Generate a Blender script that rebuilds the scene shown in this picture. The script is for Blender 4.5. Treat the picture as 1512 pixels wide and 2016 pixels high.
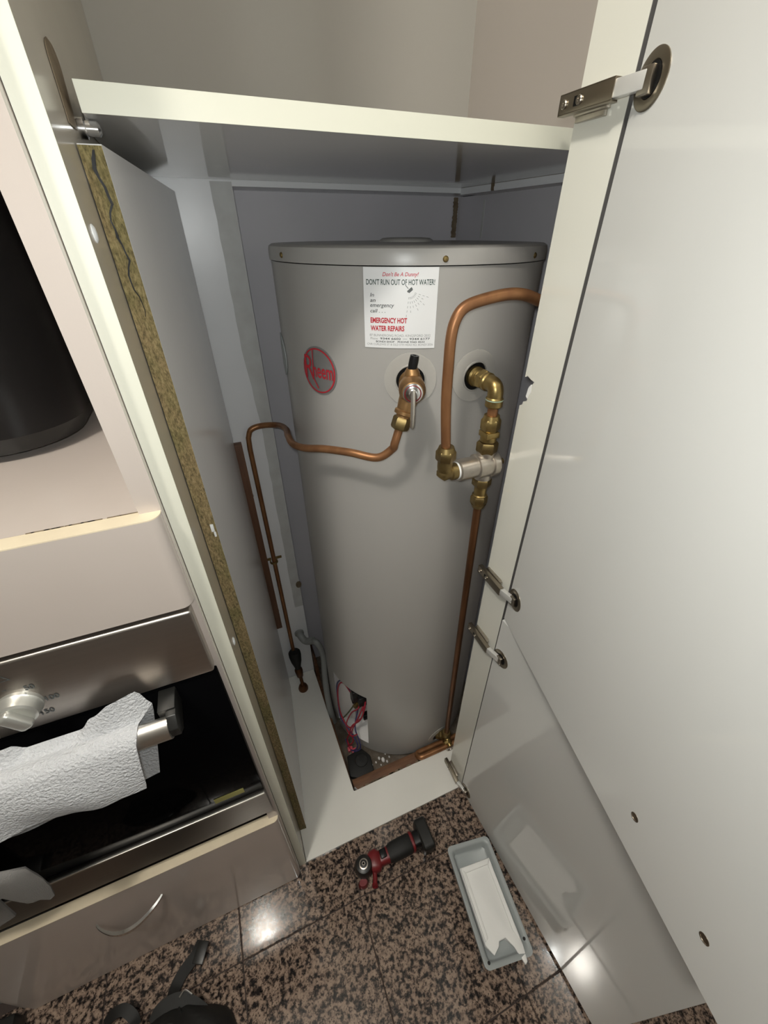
import bpy, bmesh, math, random
from mathutils import Vector, Matrix
random.seed(7)
for o in list(bpy.data.objects): bpy.data.objects.remove(o, do_unlink=True)
SC = bpy.context.scene; COL = SC.collection
PI = math.pi
# ------------------------------------------------------------------ camera
FPX = 792.23; CX, CY = 756.0, 1008.0; CAMZ = 1.45
RM = ((0.92625665, -0.21676509, 0.30832048), (-0.37688347, -0.52677648, 0.76188279), (-0.00273361, -0.82189989, -0.56962540))
cam = bpy.data.cameras.new('camera'); camo = bpy.data.objects.new('camera', cam); COL.objects.link(camo)
cam.sensor_fit = 'VERTICAL'; cam.sensor_height = 36.0; cam.sensor_width = 27.0
cam.lens = 36.0 * FPX / 2016.0; cam.clip_start = 0.01
camo.matrix_world = Matrix(((RM[0][0], -RM[0][1], -RM[0][2], 0), (RM[1][0], -RM[1][1], -RM[1][2], 0),
                            (RM[2][0], -RM[2][1], -RM[2][2], CAMZ), (0, 0, 0, 1)))
SC.camera = camo
# ------------------------------------------------------------------ light
SC.view_settings.view_transform = 'Standard'; SC.view_settings.look = 'None'
SC.view_settings.gamma = 1; SC.view_settings.use_curve_mapping = False
SC.view_settings.exposure = 0.0
w = bpy.data.worlds.new('world'); SC.world = w; w.use_nodes = True
w.node_tree.nodes['Background'].inputs[0].default_value = (0.9, 0.93, 1, 1)
w.node_tree.nodes['Background'].inputs[1].default_value = 0.05
def light(name, kind, loc, power, color=(1, 1, 1), **kw):
    l = bpy.data.lights.new(name, kind); l.energy = power; l.color = color
    for k, v in kw.items(): setattr(l, k, v)
    o = bpy.data.objects.new(name, l); COL.objects.link(o); o.location = loc
    return o
light('phone_torch', 'POINT', (-0.012, 0.0, 1.472), 6.4, (0.97, 1.0, 0.98), shadow_soft_size=0.012)
light('ceiling_lamp', 'POINT', (-0.50, -0.13, 2.58), 42.0, (1.0, 0.95, 0.86), shadow_soft_size=0.075)

# ------------------------------------------------------------------ pixel helpers (a pixel gives a direction; the plane gives the distance)
def ray(x, y):
    v = ((x - CX) / FPX, (y - CY) / FPX, 1.0)
    return Vector([sum(RM[i][k] * v[k] for k in range(3)) for i in range(3)])
def PY(x, y, Y):
    r = ray(x, y); return r * (Y / r.y) + Vector((0, 0, CAMZ))
def PX(x, y, X):
    r = ray(x, y); return r * (X / r.x) + Vector((0, 0, CAMZ))
def PZ(x, y, Z):
    r = ray(x, y); return r * ((Z - CAMZ) / r.z) + Vector((0, 0, CAMZ))

# ------------------------------------------------------------------ materials
MT = {}
def mat(name, color, rough=0.5, metal=0.0, var=None, bump=None, coat=0.0, spec=0.5, alpha=1.0, trans=0.0, stretch=(1, 1, 1), emit=0):
    m = bpy.data.materials.new(name); m.use_nodes = True; MT[name] = m
    nt = m.node_tree; b = nt.nodes['Principled BSDF']
    b.inputs['Base Color'].default_value = (*color, 1); b.inputs['Roughness'].default_value = rough
    b.inputs['Metallic'].default_value = metal; b.inputs['Coat Weight'].default_value = coat
    b.inputs['Coat Roughness'].default_value = 0.06
    b.inputs['Specular IOR Level'].default_value = spec; b.inputs['Alpha'].default_value = alpha
    b.inputs['Transmission Weight'].default_value = trans
    if var or bump:
        g = nt.nodes.new('ShaderNodeNewGeometry'); mp = nt.nodes.new('ShaderNodeMapping')
        mp.inputs['Scale'].default_value = stretch; nt.links.new(g.outputs['Position'], mp.inputs['Vector'])
    if var:                                   # (scale, second colour, amount, detail)
        n = nt.nodes.new('ShaderNodeTexNoise'); n.inputs['Scale'].default_value = var[0]; n.inputs['Detail'].default_value = var[3] if len(var) > 3 else 4
        nt.links.new(mp.outputs[0], n.inputs['Vector'])
        r = nt.nodes.new('ShaderNodeValToRGB'); r.color_ramp.elements[0].position = 0.5 - 0.5 / max(var[2], 0.01) * 0.25; r.color_ramp.elements[1].position = 0.5 + 0.5 / max(var[2], 0.01) * 0.25
        r.color_ramp.elements[0].color = (*color, 1); r.color_ramp.elements[1].color = (*var[1], 1)
        nt.links.new(n.outputs['Fac'], r.inputs['Fac']); nt.links.new(r.outputs[0], b.inputs['Base Color'])
    if bump:                                  # (scale, strength, distance)
        n = nt.nodes.new('ShaderNodeTexNoise'); n.inputs['Scale'].default_value = bump[0]; n.inputs['Detail'].default_value = 5
        nt.links.new(mp.outputs[0], n.inputs['Vector'])
        bp = nt.nodes.new('ShaderNodeBump'); bp.inputs['Strength'].default_value = bump[1]; bp.inputs['Distance'].default_value = bump[2]
        nt.links.new(n.outputs['Fac'], bp.inputs['Height']); nt.links.new(bp.outputs[0], b.inputs['Normal'])
    return m
mat('melamine', (0.76, 0.755, 0.69), 0.14, var=(3, (0.77, 0.765, 0.68), 0.5), bump=(350, 0.04, 0.001))
mat('base_white', (0.88, 0.87, 0.82), 0.20, var=(6, (0.84, 0.83, 0.78), 0.5))
mat('door_melamine', (0.66, 0.665, 0.645), 0.07, var=(3, (0.68, 0.68, 0.655), 0.5))
mat('edge_band', (0.72, 0.715, 0.61), 0.4)
mat('cream_edge', (0.72, 0.62, 0.46), 0.4, var=(40, (0.78, 0.68, 0.50), 0.6))
mat('beige_laminate', (0.52, 0.455, 0.41), 0.075, var=(5, (0.57, 0.505, 0.46), 0.5), bump=(400, 0.05, 0.001))
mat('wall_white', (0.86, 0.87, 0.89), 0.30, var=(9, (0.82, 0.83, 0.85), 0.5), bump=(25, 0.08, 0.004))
mat('wall_lilac', (0.66, 0.64, 0.68), 0.5, var=(6, (0.60, 0.59, 0.62), 0.5), bump=(60, 0.06, 0.002))
mat('room_paint', (0.26, 0.245, 0.22), 0.7)
mat('ceiling_paint', (0.86, 0.85, 0.82), 0.8)
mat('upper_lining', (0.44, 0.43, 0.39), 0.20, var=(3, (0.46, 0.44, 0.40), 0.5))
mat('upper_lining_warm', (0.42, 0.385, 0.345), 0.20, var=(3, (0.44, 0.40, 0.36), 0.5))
mat('board_grey', (0.70, 0.69, 0.68), 0.20, var=(4, (0.66, 0.65, 0.64), 0.6), bump=(200, 0.05, 0.001))
mat('inner_brown', (0.52, 0.475, 0.40), 0.20, var=(6, (0.48, 0.435, 0.37), 0.6))
mat('shelf_board', (0.60, 0.59, 0.57), 0.09, var=(4, (0.56, 0.55, 0.53), 0.6))
mat('tank_grey', (0.40, 0.39, 0.375), 0.33, var=(2, (0.42, 0.41, 0.39), 0.4), bump=(300, 0.03, 0.001))
mat('tank_dark', (0.12, 0.115, 0.11), 0.6)
mat('copper', (0.37, 0.18, 0.078), 0.42, 0.6, var=(35, (0.24, 0.11, 0.05), 0.7, 6), stretch=(1, 1, 0.35))
mat('copper_dark', (0.20, 0.09, 0.04), 0.42, 0.75, var=(30, (0.12, 0.055, 0.025), 0.7, 6), stretch=(1, 1, 0.3))
mat('brass', (0.44, 0.32, 0.125), 0.34, 0.9, var=(60, (0.28, 0.20, 0.08), 0.7, 5))
mat('brass_dull', (0.30, 0.22, 0.09), 0.42, 0.9, var=(70, (0.20, 0.14, 0.06), 0.7, 5))
mat('bronze', (0.42, 0.25, 0.11), 0.42, 0.85, var=(60, (0.30, 0.17, 0.075), 0.7, 5), bump=(500, 0.12, 0.001))
mat('verdigris', (0.36, 0.46, 0.34), 0.7)
mat('nickel', (0.55, 0.50, 0.44), 0.34, 0.85, var=(80, (0.46, 0.42, 0.37), 0.6), bump=(500, 0.08, 0.001))
mat('chrome', (0.88, 0.88, 0.88), 0.17, 1.0)
mat('link_steel', (0.80, 0.80, 0.78), 0.30, 0.55)
mat('hinge_steel', (0.50, 0.46, 0.40), 0.30, 1.0, var=(50, (0.38, 0.35, 0.30), 0.6))
mat('hinge_bronze', (0.34, 0.30, 0.24), 0.34, 1.0)
mat('black', (0.006, 0.006, 0.0065), 0.35, spec=0.3)
mat('black_gloss', (0.003, 0.003, 0.0035), 0.06, spec=0.08)
MT['black_gloss'].node_tree.nodes['Principled BSDF'].inputs['IOR'].default_value = 1.12
mat('rubber', (0.010, 0.010, 0.0095), 0.65, bump=(120, 0.2, 0.002))
mat('tool_black', (0.014, 0.014, 0.013), 0.38)
mat('tool_red', (0.17, 0.012, 0.015), 0.4)
mat('steel', (0.52, 0.48, 0.44), 0.38, 1.0, var=(60, (0.47, 0.435, 0.40), 0.5, 6), stretch=(0.05, 1, 3), bump=(300, 0.05, 0.001))
mat('steel_dark', (0.20, 0.18, 0.16), 0.34, 1.0, var=(60, (0.17, 0.155, 0.14), 0.5, 6), stretch=(0.05, 1, 3))
mat('steel_bright', (0.80, 0.77, 0.72), 0.36, 1.0)
mat('knob_silver', (0.62, 0.62, 0.58), 0.32, 0.7)
mat('paper', (0.60, 0.61, 0.63), 0.9, bump=(300, 0.8, 0.005))
mat('grey_cloth', (0.25, 0.24, 0.23), 0.95, bump=(700, 0.6, 0.003))
mat('plastic_grey', (0.36, 0.39, 0.39), 0.35)
mat('conduit_grey', (0.30, 0.31, 0.30), 0.4)
mat('foam_white', (0.92, 0.92, 0.90), 0.7, bump=(220, 0.15, 0.002))
mat('insulation', (0.78, 0.77, 0.76), 0.8, bump=(50, 0.3, 0.006))
mat('timber', (0.20, 0.095, 0.045), 0.6, var=(14, (0.12, 0.055, 0.028), 0.7, 6), stretch=(1, 6, 6), bump=(60, 0.3, 0.003))
mat('timber_strip', (0.16, 0.075, 0.04), 0.55, var=(14, (0.115, 0.052, 0.028), 0.7, 6), stretch=(6, 6, 0.8), bump=(80, 0.2, 0.002))
mat('concrete', (0.17, 0.14, 0.11), 0.9, var=(30, (0.09, 0.07, 0.05), 0.8, 8), bump=(60, 0.6, 0.008))
mat('grout', (0.05, 0.035, 0.03), 0.8)
mat('white_plastic', (0.84, 0.85, 0.85), 0.3)
mat('clear_plastic', (0.66, 0.64, 0.60), 0.16, alpha=0.50)
mat('badge_silver', (0.36, 0.36, 0.36), 0.3, 0.6)
mat('print_red', (0.52, 0.02, 0.035), 0.4)
mat('print_red_light', (0.62, 0.10, 0.13), 0.4)
mat('print_green', (0.01, 0.045, 0.035), 0.4)
mat('print_grey', (0.10, 0.11, 0.11), 0.4)
mat('print_pale', (0.33, 0.34, 0.34), 0.4)
mat('sticker_white', (0.86, 0.87, 0.88), 0.25)
mat('wire_red', (0.40, 0.02, 0.04), 0.4)
mat('wire_blue', (0.06, 0.055, 0.16), 0.4)
mat('wire_green', (0.08, 0.10, 0.05), 0.4)
mat('label_olive', (0.36, 0.34, 0.11), 0.4)
mat('stain_brown', (0.13, 0.09, 0.05), 0.6, var=(60, (0.22, 0.17, 0.11), 0.7, 6))
mat('filler_grey', (0.62, 0.63, 0.62), 0.5, var=(30, (0.56, 0.56, 0.55), 0.7, 6), bump=(50, 0.2, 0.003))
def ramp_mat(name, build):
    m = bpy.data.materials.new(name); m.use_nodes = True; MT[name] = m; build(m.node_tree, m.node_tree.nodes['Principled BSDF'])
def _granite(nt, b):
    N = nt.nodes.new; L = nt.links.new
    g = N('ShaderNodeNewGeometry'); ob = N('ShaderNodeObjectInfo'); ad = N('ShaderNodeVectorMath'); ad.operation = 'MULTIPLY_ADD'
    ad.inputs[1].default_value = (1, 1, 1); cm = N('ShaderNodeCombineXYZ'); mu = N('ShaderNodeMath'); mu.operation = 'MULTIPLY'; mu.inputs[1].default_value = 9.0
    L(ob.outputs['Random'], mu.inputs[0]); L(mu.outputs[0], cm.inputs[2]); L(g.outputs['Position'], ad.inputs[0]); L(cm.outputs[0], ad.inputs[2])
    def noise(sc, det, rg=0.5):
        n = N('ShaderNodeTexNoise'); n.inputs['Scale'].default_value = sc; n.inputs['Detail'].default_value = det; n.inputs['Roughness'].default_value = rg; L(ad.outputs[0], n.inputs['Vector']); return n
    n1 = noise(105, 4, 0.55); r1 = N('ShaderNodeValToRGB'); e = r1.color_ramp.elements
    e[0].position = 0.38; e[0].color = (0.016, 0.013, 0.013, 1); e[1].position = 0.52; e[1].color = (0.25, 0.178, 0.136, 1)
    x = r1.color_ramp.elements.new(0.45); x.color = (0.085, 0.062, 0.05, 1); x = r1.color_ramp.elements.new(0.66); x.color = (0.35, 0.26, 0.20, 1)
    L(n1.outputs['Fac'], r1.inputs['Fac'])
    n2 = noise(230, 2); r2 = N('ShaderNodeValToRGB'); e = r2.color_ramp.elements
    e[0].position = 0.36; e[0].color = (0.05, 0.04, 0.045, 1); e[1].position = 0.46; e[1].color = (1, 1, 1, 1); L(n2.outputs['Fac'], r2.inputs['Fac'])
    mx = N('ShaderNodeMix'); mx.data_type = 'RGBA'; mx.blend_type = 'MULTIPLY'; mx.inputs[0].default_value = 0.85
    L(r1.outputs[0], mx.inputs[6]); L(r2.outputs[0], mx.inputs[7]); L(mx.outputs[2], b.inputs['Base Color'])
    b.inputs['Roughness'].default_value = 0.10
ramp_mat('granite', _granite)
def _chip(nt, b):
    N = nt.nodes.new; L = nt.links.new
    g = N('ShaderNodeNewGeometry'); mp = N('ShaderNodeMapping'); mp.inputs['Scale'].default_value = (1, 1, 0.42); mp.inputs['Rotation'].default_value = (0, 0.5, 0.4)
    L(g.outputs['Position'], mp.inputs[0])
    n = N('ShaderNodeTexNoise'); n.inputs['Scale'].default_value = 420; n.inputs['Detail'].default_value = 6; n.inputs['Roughness'].default_value = 0.75; L(mp.outputs[0], n.inputs['Vector'])
    r = N('ShaderNodeValToRGB'); e = r.color_ramp.elements
    e[0].position = 0.34; e[0].color = (0.10, 0.08, 0.04, 1); e[1].position = 0.68; e[1].color = (0.46, 0.36, 0.20, 1)
    x = e.new(0.5); x.color = (0.28, 0.215, 0.105, 1); L(n.outputs['Fac'], r.inputs['Fac'])
    n2 = N('ShaderNodeTexNoise'); n2.inputs['Scale'].default_value = 30; n2.inputs['Detail'].default_value = 3; L(mp.outputs[0], n2.inputs['Vector'])
    r2 = N('ShaderNodeValToRGB'); e = r2.color_ramp.elements; e[0].position = 0.42; e[0].color = (0.76, 0.80, 0.66, 1); e[1].position = 0.58; e[1].color = (1, 0.95, 0.9, 1); L(n2.outputs['Fac'], r2.inputs['Fac'])
    mx = N('ShaderNodeMix'); mx.data_type = 'RGBA'; mx.blend_type = 'MULTIPLY'; mx.inputs[0].default_value = 1
    L(r.outputs[0], mx.inputs[6]); L(r2.outputs[0], mx.inputs[7]); L(mx.outputs[2], b.inputs['Base Color'])
    bp = N('ShaderNodeBump'); bp.inputs['Strength'].default_value = 0.7; bp.inputs['Distance'].default_value = 0.003; L(n.outputs['Fac'], bp.inputs['Height']); L(bp.outputs[0], b.inputs['Normal'])
    b.inputs['Roughness'].default_value = 0.9
ramp_mat('chipboard', _chip)

# ------------------------------------------------------------------ mesh helpers
WL = {}
def obj(name, bm, m, parent=None, smooth=True, label=None, cat=None, group=None, kind=None, ang=35):
    me = bpy.data.meshes.new(name)
    bmesh.ops.recalc_face_normals(bm, faces=bm.faces)
    bm.verts.ensure_lookup_table()
    xs = [v.co.x for v in bm.verts]; ys = [v.co.y for v in bm.verts]; zs = [v.co.z for v in bm.verts]
    base = Vector(((min(xs) + max(xs)) / 2, (min(ys) + max(ys)) / 2, min(zs)))
    for v in bm.verts: v.co -= base
    bm.to_mesh(me); bm.free()
    if smooth:
        me.shade_smooth(); me.set_sharp_from_angle(angle=math.radians(ang))
    if m: me.materials.append(MT[m])
    o = bpy.data.objects.new(name, me); COL.objects.link(o); o.location = base; WL[o.name] = base
    return fin(o, parent, label, cat, group, kind)
def fin(o, parent=None, label=None, cat=None, group=None, kind=None):
    if parent is not None:
        o.parent = parent; o.matrix_parent_inverse = Matrix.Translation(-WL[parent.name])
    if label: o['label'] = label
    if cat: o['category'] = cat
    if group: o['group'] = group
    if kind: o['kind'] = kind
    return o
def thing(name, label, cat, loc, group=None):
    o = bpy.data.objects.new(name, None); COL.objects.link(o); o.location = loc; o.empty_display_size = 0.05
    WL[o.name] = Vector(loc); return fin(o, None, label, cat, group)
def B(): return bmesh.new()
def box(bm, x0, x1, y0, y1, z0, z1, bev=0.0, M=None, seg=2):
    t = bmesh.new()
    vs = [t.verts.new(p) for p in ((x0, y0, z0), (x1, y0, z0), (x1, y1, z0), (x0, y1, z0), (x0, y0, z1), (x1, y0, z1), (x1, y1, z1), (x0, y1, z1))]
    for f in ((0, 3, 2, 1), (4, 5, 6, 7), (0, 1, 5, 4), (1, 2, 6, 5), (2, 3, 7, 6), (3, 0, 4, 7)): t.faces.new([vs[i] for i in f])
    if bev: bmesh.ops.bevel(t, geom=t.edges[:], offset=bev, segments=seg, profile=0.5, affect='EDGES')
    merge(bm, t, M)
    return bm
def merge(bm, t, M=None):
    mp = {}
    for v in t.verts: mp[v] = bm.verts.new(M @ v.co if M else v.co)
    for f in t.faces:
        try: bm.faces.new([mp[v] for v in f.verts])
        except ValueError: pass
    t.free()
def prism(bm, pts, fn0, fn1, bev=0):
    t = bmesh.new()
    a = [t.verts.new(fn0(*p)) for p in pts]; b = [t.verts.new(fn1(*p)) for p in pts]; n = len(pts)
    t.faces.new(a); t.faces.new(b[::-1])
    for i in range(n): t.faces.new((a[i], b[i], b[(i + 1) % n], a[(i + 1) % n]))
    bmesh.ops.recalc_face_normals(t, faces=t.faces)
    if bev: bmesh.ops.bevel(t, geom=t.edges[:], offset=bev, segments=2, profile=0.5, affect='EDGES')
    merge(bm, t); return bm
def prismZ(bm, pts, z0, z1, bev=0): return prism(bm, pts, lambda x, y: (x, y, z0), lambda x, y: (x, y, z1), bev)
def frame(d, up=None):
    d = Vector(d).normalized(); u = Vector(up) if up else (Vector((0, 0, 1)) if abs(d.z) < 0.9 else Vector((0, 1, 0)))
    a = (u - d * u.dot(d)).normalized(); b = d.cross(a); return d, a, b
def lathe(bm, o, d, prof, seg=24, up=None, cap=True, ph=0.0, sq=1.0):
    d, a, b = frame(d, up); o = Vector(o); rings = []
    for r, h in prof:
        rings.append([bm.verts.new(o + d * h + (a * math.cos(ph + 2 * PI * i / seg) + b * sq * math.sin(ph + 2 * PI * i / seg)) * max(r, 1e-5)) for i in range(seg)])
    for q in range(len(rings) - 1):
        for i in range(seg): bm.faces.new((rings[q][i], rings[q][(i + 1) % seg], rings[q + 1][(i + 1) % seg], rings[q + 1][i]))
    if cap: bm.faces.new(rings[0][::-1]); bm.faces.new(rings[-1])
    return bm
def hexnut(bm, o, d, r, h, up=None):
    return lathe(bm, Vector(o) - Vector(d).normalized() * h / 2, d, [(r * 0.9, 0), (r, h * 0.14), (r, h * 0.86), (r * 0.9, h)], 6, up)
def crom(pts, n=8):
    pts = [Vector(p) for p in pts]; P = [2 * pts[0] - pts[1]] + pts + [2 * pts[-1] - pts[-2]]; out = []
    for i in range(1, len(P) - 2):
        a, b, c, d = P[i - 1], P[i], P[i + 1], P[i + 2]
        for k in range(n):
            t = k / n; out.append(0.5 * ((2 * b) + (c - a) * t + (2 * a - 5 * b + 4 * c - d) * t * t + (3 * b - a - 3 * c + d) * t ** 3))
    out.append(pts[-1]); return out
def fillet(pts, rad, n=7):
    pts = [Vector(p) for p in pts]; out = [pts[0]]
    for i in range(1, len(pts) - 1):
        a = (pts[i - 1] - pts[i]); b = (pts[i + 1] - pts[i]); r = rad[i - 1] if isinstance(rad, (list, tuple)) else rad
        la = min(r, a.length * 0.48); lb = min(r, b.length * 0.48); p0 = pts[i] + a.normalized() * la; p1 = pts[i] + b.normalized() * lb
        for k in range(n + 1):
            t = k / n; out.append(p0 * (1 - t) ** 2 + pts[i] * 2 * t * (1 - t) + p1 * t * t)
    out.append(pts[-1]); return out
def tube(bm, path, r, seg=14, flat=1.0, cap=True):
    path = [Vector(p) for p in path]; rings = []; prev = None
    for i, p in enumerate(path):
        d = (path[min(i + 1, len(path) - 1)] - path[max(i - 1, 0)]).normalized()
        if prev is None: _, a, b = frame(d)
        else: a = (prev - d * prev.dot(d)).normalized(); b = d.cross(a)
        prev = a; rr = r(i / (len(path) - 1)) if callable(r) else r
        rings.append([bm.verts.new(p + (a * math.cos(2 * PI * k / seg) + b * flat * math.sin(2 * PI * k / seg)) * rr) for k in range(seg)])
    for q in range(len(rings) - 1):
        for k in range(seg): bm.faces.new((rings[q][k], rings[q][(k + 1) % seg], rings[q + 1][(k + 1) % seg], rings[q + 1][k]))
    if cap: bm.faces.new(rings[0][::-1]); bm.faces.new(rings[-1])
    return bm
def sheet(bm, grid, th=0.0):
    """grid[i][j] of points -> a surface; th gives it thickness along its normals"""
    n, m = len(grid), len(grid[0]); t = bmesh.new()
    V = [[t.verts.new(p) for p in row] for row in grid]
    for i in range(n - 1):
        for j in range(m - 1): t.faces.new((V[i][j], V[i + 1][j], V[i + 1][j + 1], V[i][j + 1]))
    bmesh.ops.recalc_face_normals(t, faces=t.faces)
    if th: bmesh.ops.solidify(t, geom=t.faces[:], thickness=th)
    merge(bm, t); return bm
def textmesh(s, bold=0.0, shear=0.0):
    c = bpy.data.curves.new('t', 'FONT'); c.body = s; c.size = 1; c.offset = bold; c.shear = shear; c.resolution_u = 3; c.fill_mode = 'BOTH'
    o = bpy.data.objects.new('t', c); COL.objects.link(o); bpy.context.view_layer.update()
    me = bpy.data.meshes.new_from_object(o.evaluated_get(bpy.context.evaluated_depsgraph_get()))
    v = [(p.co.x, p.co.y) for p in me.vertices]; f = [tuple(p.vertices) for p in me.polygons]
    bpy.data.objects.remove(o); bpy.data.curves.remove(c); bpy.data.meshes.remove(me)
    x0 = min(p[0] for p in v); x1 = max(p[0] for p in v); y0 = min(p[1] for p in v); y1 = max(p[1] for p in v)
    return [((p[0] - x0) / (x1 - x0), (p[1] - y0) / (y1 - y0)) for p in v], f
def put_text(bm, s, fn, u0, u1, v0, v1, bold=0.0, shear=0.0):
    """lay the letters into the box u0..u1 x v0..v1 (v up) of surface fn"""
    v, f = textmesh(s, bold, shear); vs = [bm.verts.new(fn(u0 + (u1 - u0) * a, v0 + (v1 - v0) * b)) for a, b in v]
    for q in f:
        try: bm.faces.new([vs[i] for i in q])
        except ValueError: pass
def jit(bm, amp):
    for v in bm.verts: v.co += Vector((random.uniform(-1, 1), random.uniform(-1, 1), random.uniform(-1, 1))) * amp

# ------------------------------------------------------------------ key dimensions (metres)
F = 0.423; XL = -0.067; XLO = -0.085; XR = 0.431; YW = 1.01; XG = 0.102; YS = 0.5214; ZS0, ZS1 = 1.533, 1.552; RB = 0.4926
TC = Vector((0.384, 0.833, 0)); TR = 0.253
def tank(angd, r, z):
    a = math.radians(angd); return Vector((TC.x + r * math.sin(a), TC.y - r * math.cos(a), z))

# ================================================================== setting
S = 'structure'
fo = obj('floor', prismZ(B(), [(-2.2, -2.0), (1.5, -2.0), (1.5, 0.535), (XG, 0.535), (XG, YW + 0.1), (-2.2, YW + 0.1)], -0.09, -0.0025), 'grout', kind=S, smooth=False)
tiles = {}
gx0, gy0, P = 0.050, 0.299, 0.302
for i in range(-7, 5):
    for j in range(-7, 2):
        x0 = gx0 + i * P; x1 = x0 + P; y0 = gy0 + (j - 1) * P; y1 = y0 + P
        if j == 1:
            y1 = 0.52 if x1 > 0.0 else 0.42
        if x1 > 1.5 or y0 < -2.0 : continue
        key = round(y1 - y0, 3)
        if key not in tiles:
            t = B(); g = 0.0013; h = 0.0012
            a = [(g, g), (P - g, g), (P - g, key - g), (g, key - g)]; b = [(g + h, g + h), (P - g - h, g + h), (P - g - h, key - g - h), (g + h, key - g - h)]
            lo = [t.verts.new((x, y, -0.0045)) for x, y in a]; mi = [t.verts.new((x, y, -0.0008)) for x, y in a]; hi = [t.verts.new((x, y, 0)) for x, y in b]
            for k in range(4):
                t.faces.new((lo[k], lo[(k + 1) % 4], mi[(k + 1) % 4], mi[k])); t.faces.new((mi[k], mi[(k + 1) % 4], hi[(k + 1) % 4], hi[k]))
            t.faces.new(hi); me = bpy.data.meshes.new('tile'); t.to_mesh(me); t.free(); me.materials.append(MT['granite']); tiles[key] = me
        o = bpy.data.objects.new('tile', tiles[key]); COL.objects.link(o); o.location = (x0, y0, 0); fin(o, fo)
obj('floor_recess', prismZ(B(), [(XG, 0.535), (0.72, 0.535), (0.72, 1.12), (XG, 1.12)], -0.09, -0.05), 'concrete', kind=S, smooth=False)
# white rear wall: pier left of the alcove and the head above it, one L-shaped mass
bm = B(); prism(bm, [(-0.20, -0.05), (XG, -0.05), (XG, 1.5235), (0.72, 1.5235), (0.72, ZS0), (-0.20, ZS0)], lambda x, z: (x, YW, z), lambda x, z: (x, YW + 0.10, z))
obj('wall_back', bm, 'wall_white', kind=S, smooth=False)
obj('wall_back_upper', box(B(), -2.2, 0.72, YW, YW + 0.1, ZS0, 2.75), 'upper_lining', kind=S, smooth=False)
obj('wall_alcove_back', box(B(), 0.05, 0.75, 1.10, 1.14, -0.06, 1.53), 'wall_lilac', kind=S, smooth=False)
obj('wall_alcove_right', prismZ(B(), [(0.648, 1.10), (0.672, F), (0.74, F), (0.74, 1.10)], -0.06, 1.522), 'wall_lilac', kind=S, smooth=False)
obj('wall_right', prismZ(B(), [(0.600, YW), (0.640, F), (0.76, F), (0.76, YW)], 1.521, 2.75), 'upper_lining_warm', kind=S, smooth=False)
# sealed band of the same wall right under the shelf
obj('trim_1', prismZ(B(), [(0.598, YW - 0.001), (0.638, F), (0.640, F), (0.601, YW - 0.001)], 1.521, ZS0 - 0.0005), 'wall_white', kind=S, smooth=False)
obj('wall_front', box(B(), -2.2, 1.5, -2.1, -2.0, 0, 2.75), 'room_paint', kind=S, smooth=False)
obj('wall_left', box(B(), -2.3, -2.2, -2.0, 1.1, 0, 2.75), 'room_paint', kind=S, smooth=False)
obj('wall_side', box(B(), 1.5, 1.6, -2.0, 1.1, 0, 2.75), 'room_paint', kind=S, smooth=False)
obj('wall_return', box(B(), 0.76, 1.5, F + 0.02, F + 0.1, 0, 2.75), 'room_paint', kind=S, smooth=False)
obj('wall_kitchen', box(B(), -2.2, -0.722, 0.44, 0.52, 0, 2.75), 'room_paint', kind=S, smooth=False)
obj('ceiling', box(B(), -2.3, 1.6, -2.1, 1.15, 2.75, 2.85), 'ceiling_paint', kind=S, smooth=False)
# greyer filler strip on the pier, rust runs in the alcove corner, cracked sealant
bm = B(); g = []
for k in range(40):
    z = 1.53 - k / 39 * 1.15; e = random.uniform(-.0012, .0012)
    w0 = 0.063 + e + 0.010 * max(0, min(1, (k - 10) / 6)); g.append([Vector((w0, YW - 0.0006, z)), Vector((XG - 0.0005, YW - 0.0006, z))])
sheet(bm, g, 0.0004); obj('trim_2', bm, 'filler_grey', kind=S, smooth=False)
def run(name, m, x, y, z0, z1, wd, n, nx, ny):
    bm = B(); g = []
    for k in range(n):
        t = k / (n - 1); z = z0 + (z1 - z0) * t; a = wd * random.uniform(.65, 1.0); b = wd * random.uniform(.55, .8)
        g.append([Vector((x - nx * a, y - ny * a, z)), Vector((x + nx * b, y + ny * b, z))])
    sheet(bm, g, 0.0012); return obj(name, bm, m, kind=S)
run('trim_3', 'stain_brown', 0.640, 1.0985, 1.44, 1.522, 0.0085, 34, 1, 0)
run('trim_4', 'filler_grey', 0.6525, 0.990, 1.44, 1.512, 0.005, 22, 0.03, -1)
run('trim_5', 'stain_brown', 0.6055, 0.895, 1.521, 1.541, 0.006, 8, 0.07, -1)

# ================================================================== tall cupboard
cup = thing('tall_cupboard', 'tall off-white cupboard with open doors around the water heater', 'cupboard', (0.18, F, 0))
sp = obj('side_panel', box(B(), XLO, XL, F + 0.0012, YW - 0.001, 0.0, 2.3), 'inner_brown', cup, smooth=False)
obj('edge_band', box(B(), XLO, XL, F, F + 0.0012, 0.0, 2.3), 'edge_band', sp, smooth=False, label='cream white front edging of the side panel')
for px, py in ((185, 460), (460, 1262)):
    p = PX(px, py, XL); lathe(bm := B(), p, (1, 0, 0), [(0.0065, 0), (0.0065, 0.0006), (0.0045, 0.0018), (0.001, 0.0022)], 16)
    obj('screw_cap', bm, 'white_plastic', sp, label='white plastic screw cap')
# brown scuff where tape sat on the panel, beside the shelf end
bm = B(); g = []
for k in range(12):
    z = 1.523 + 0.052 * k / 11; c = 0.519 + 0.016 * k / 11; hw = (0.016 + 0.009 * k / 11) * math.sqrt(max(0.05, 1 - max(0, (k - 8) / 3.2) ** 2))
    g.append([Vector((XL + 0.0004, c - hw, z)), Vector((XL + 0.0004, c + hw, z))])
sheet(bm, g, 0.0006); obj('tape_mark', bm, 'stain_brown', sp, label='brown mark left on the panel')
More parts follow.
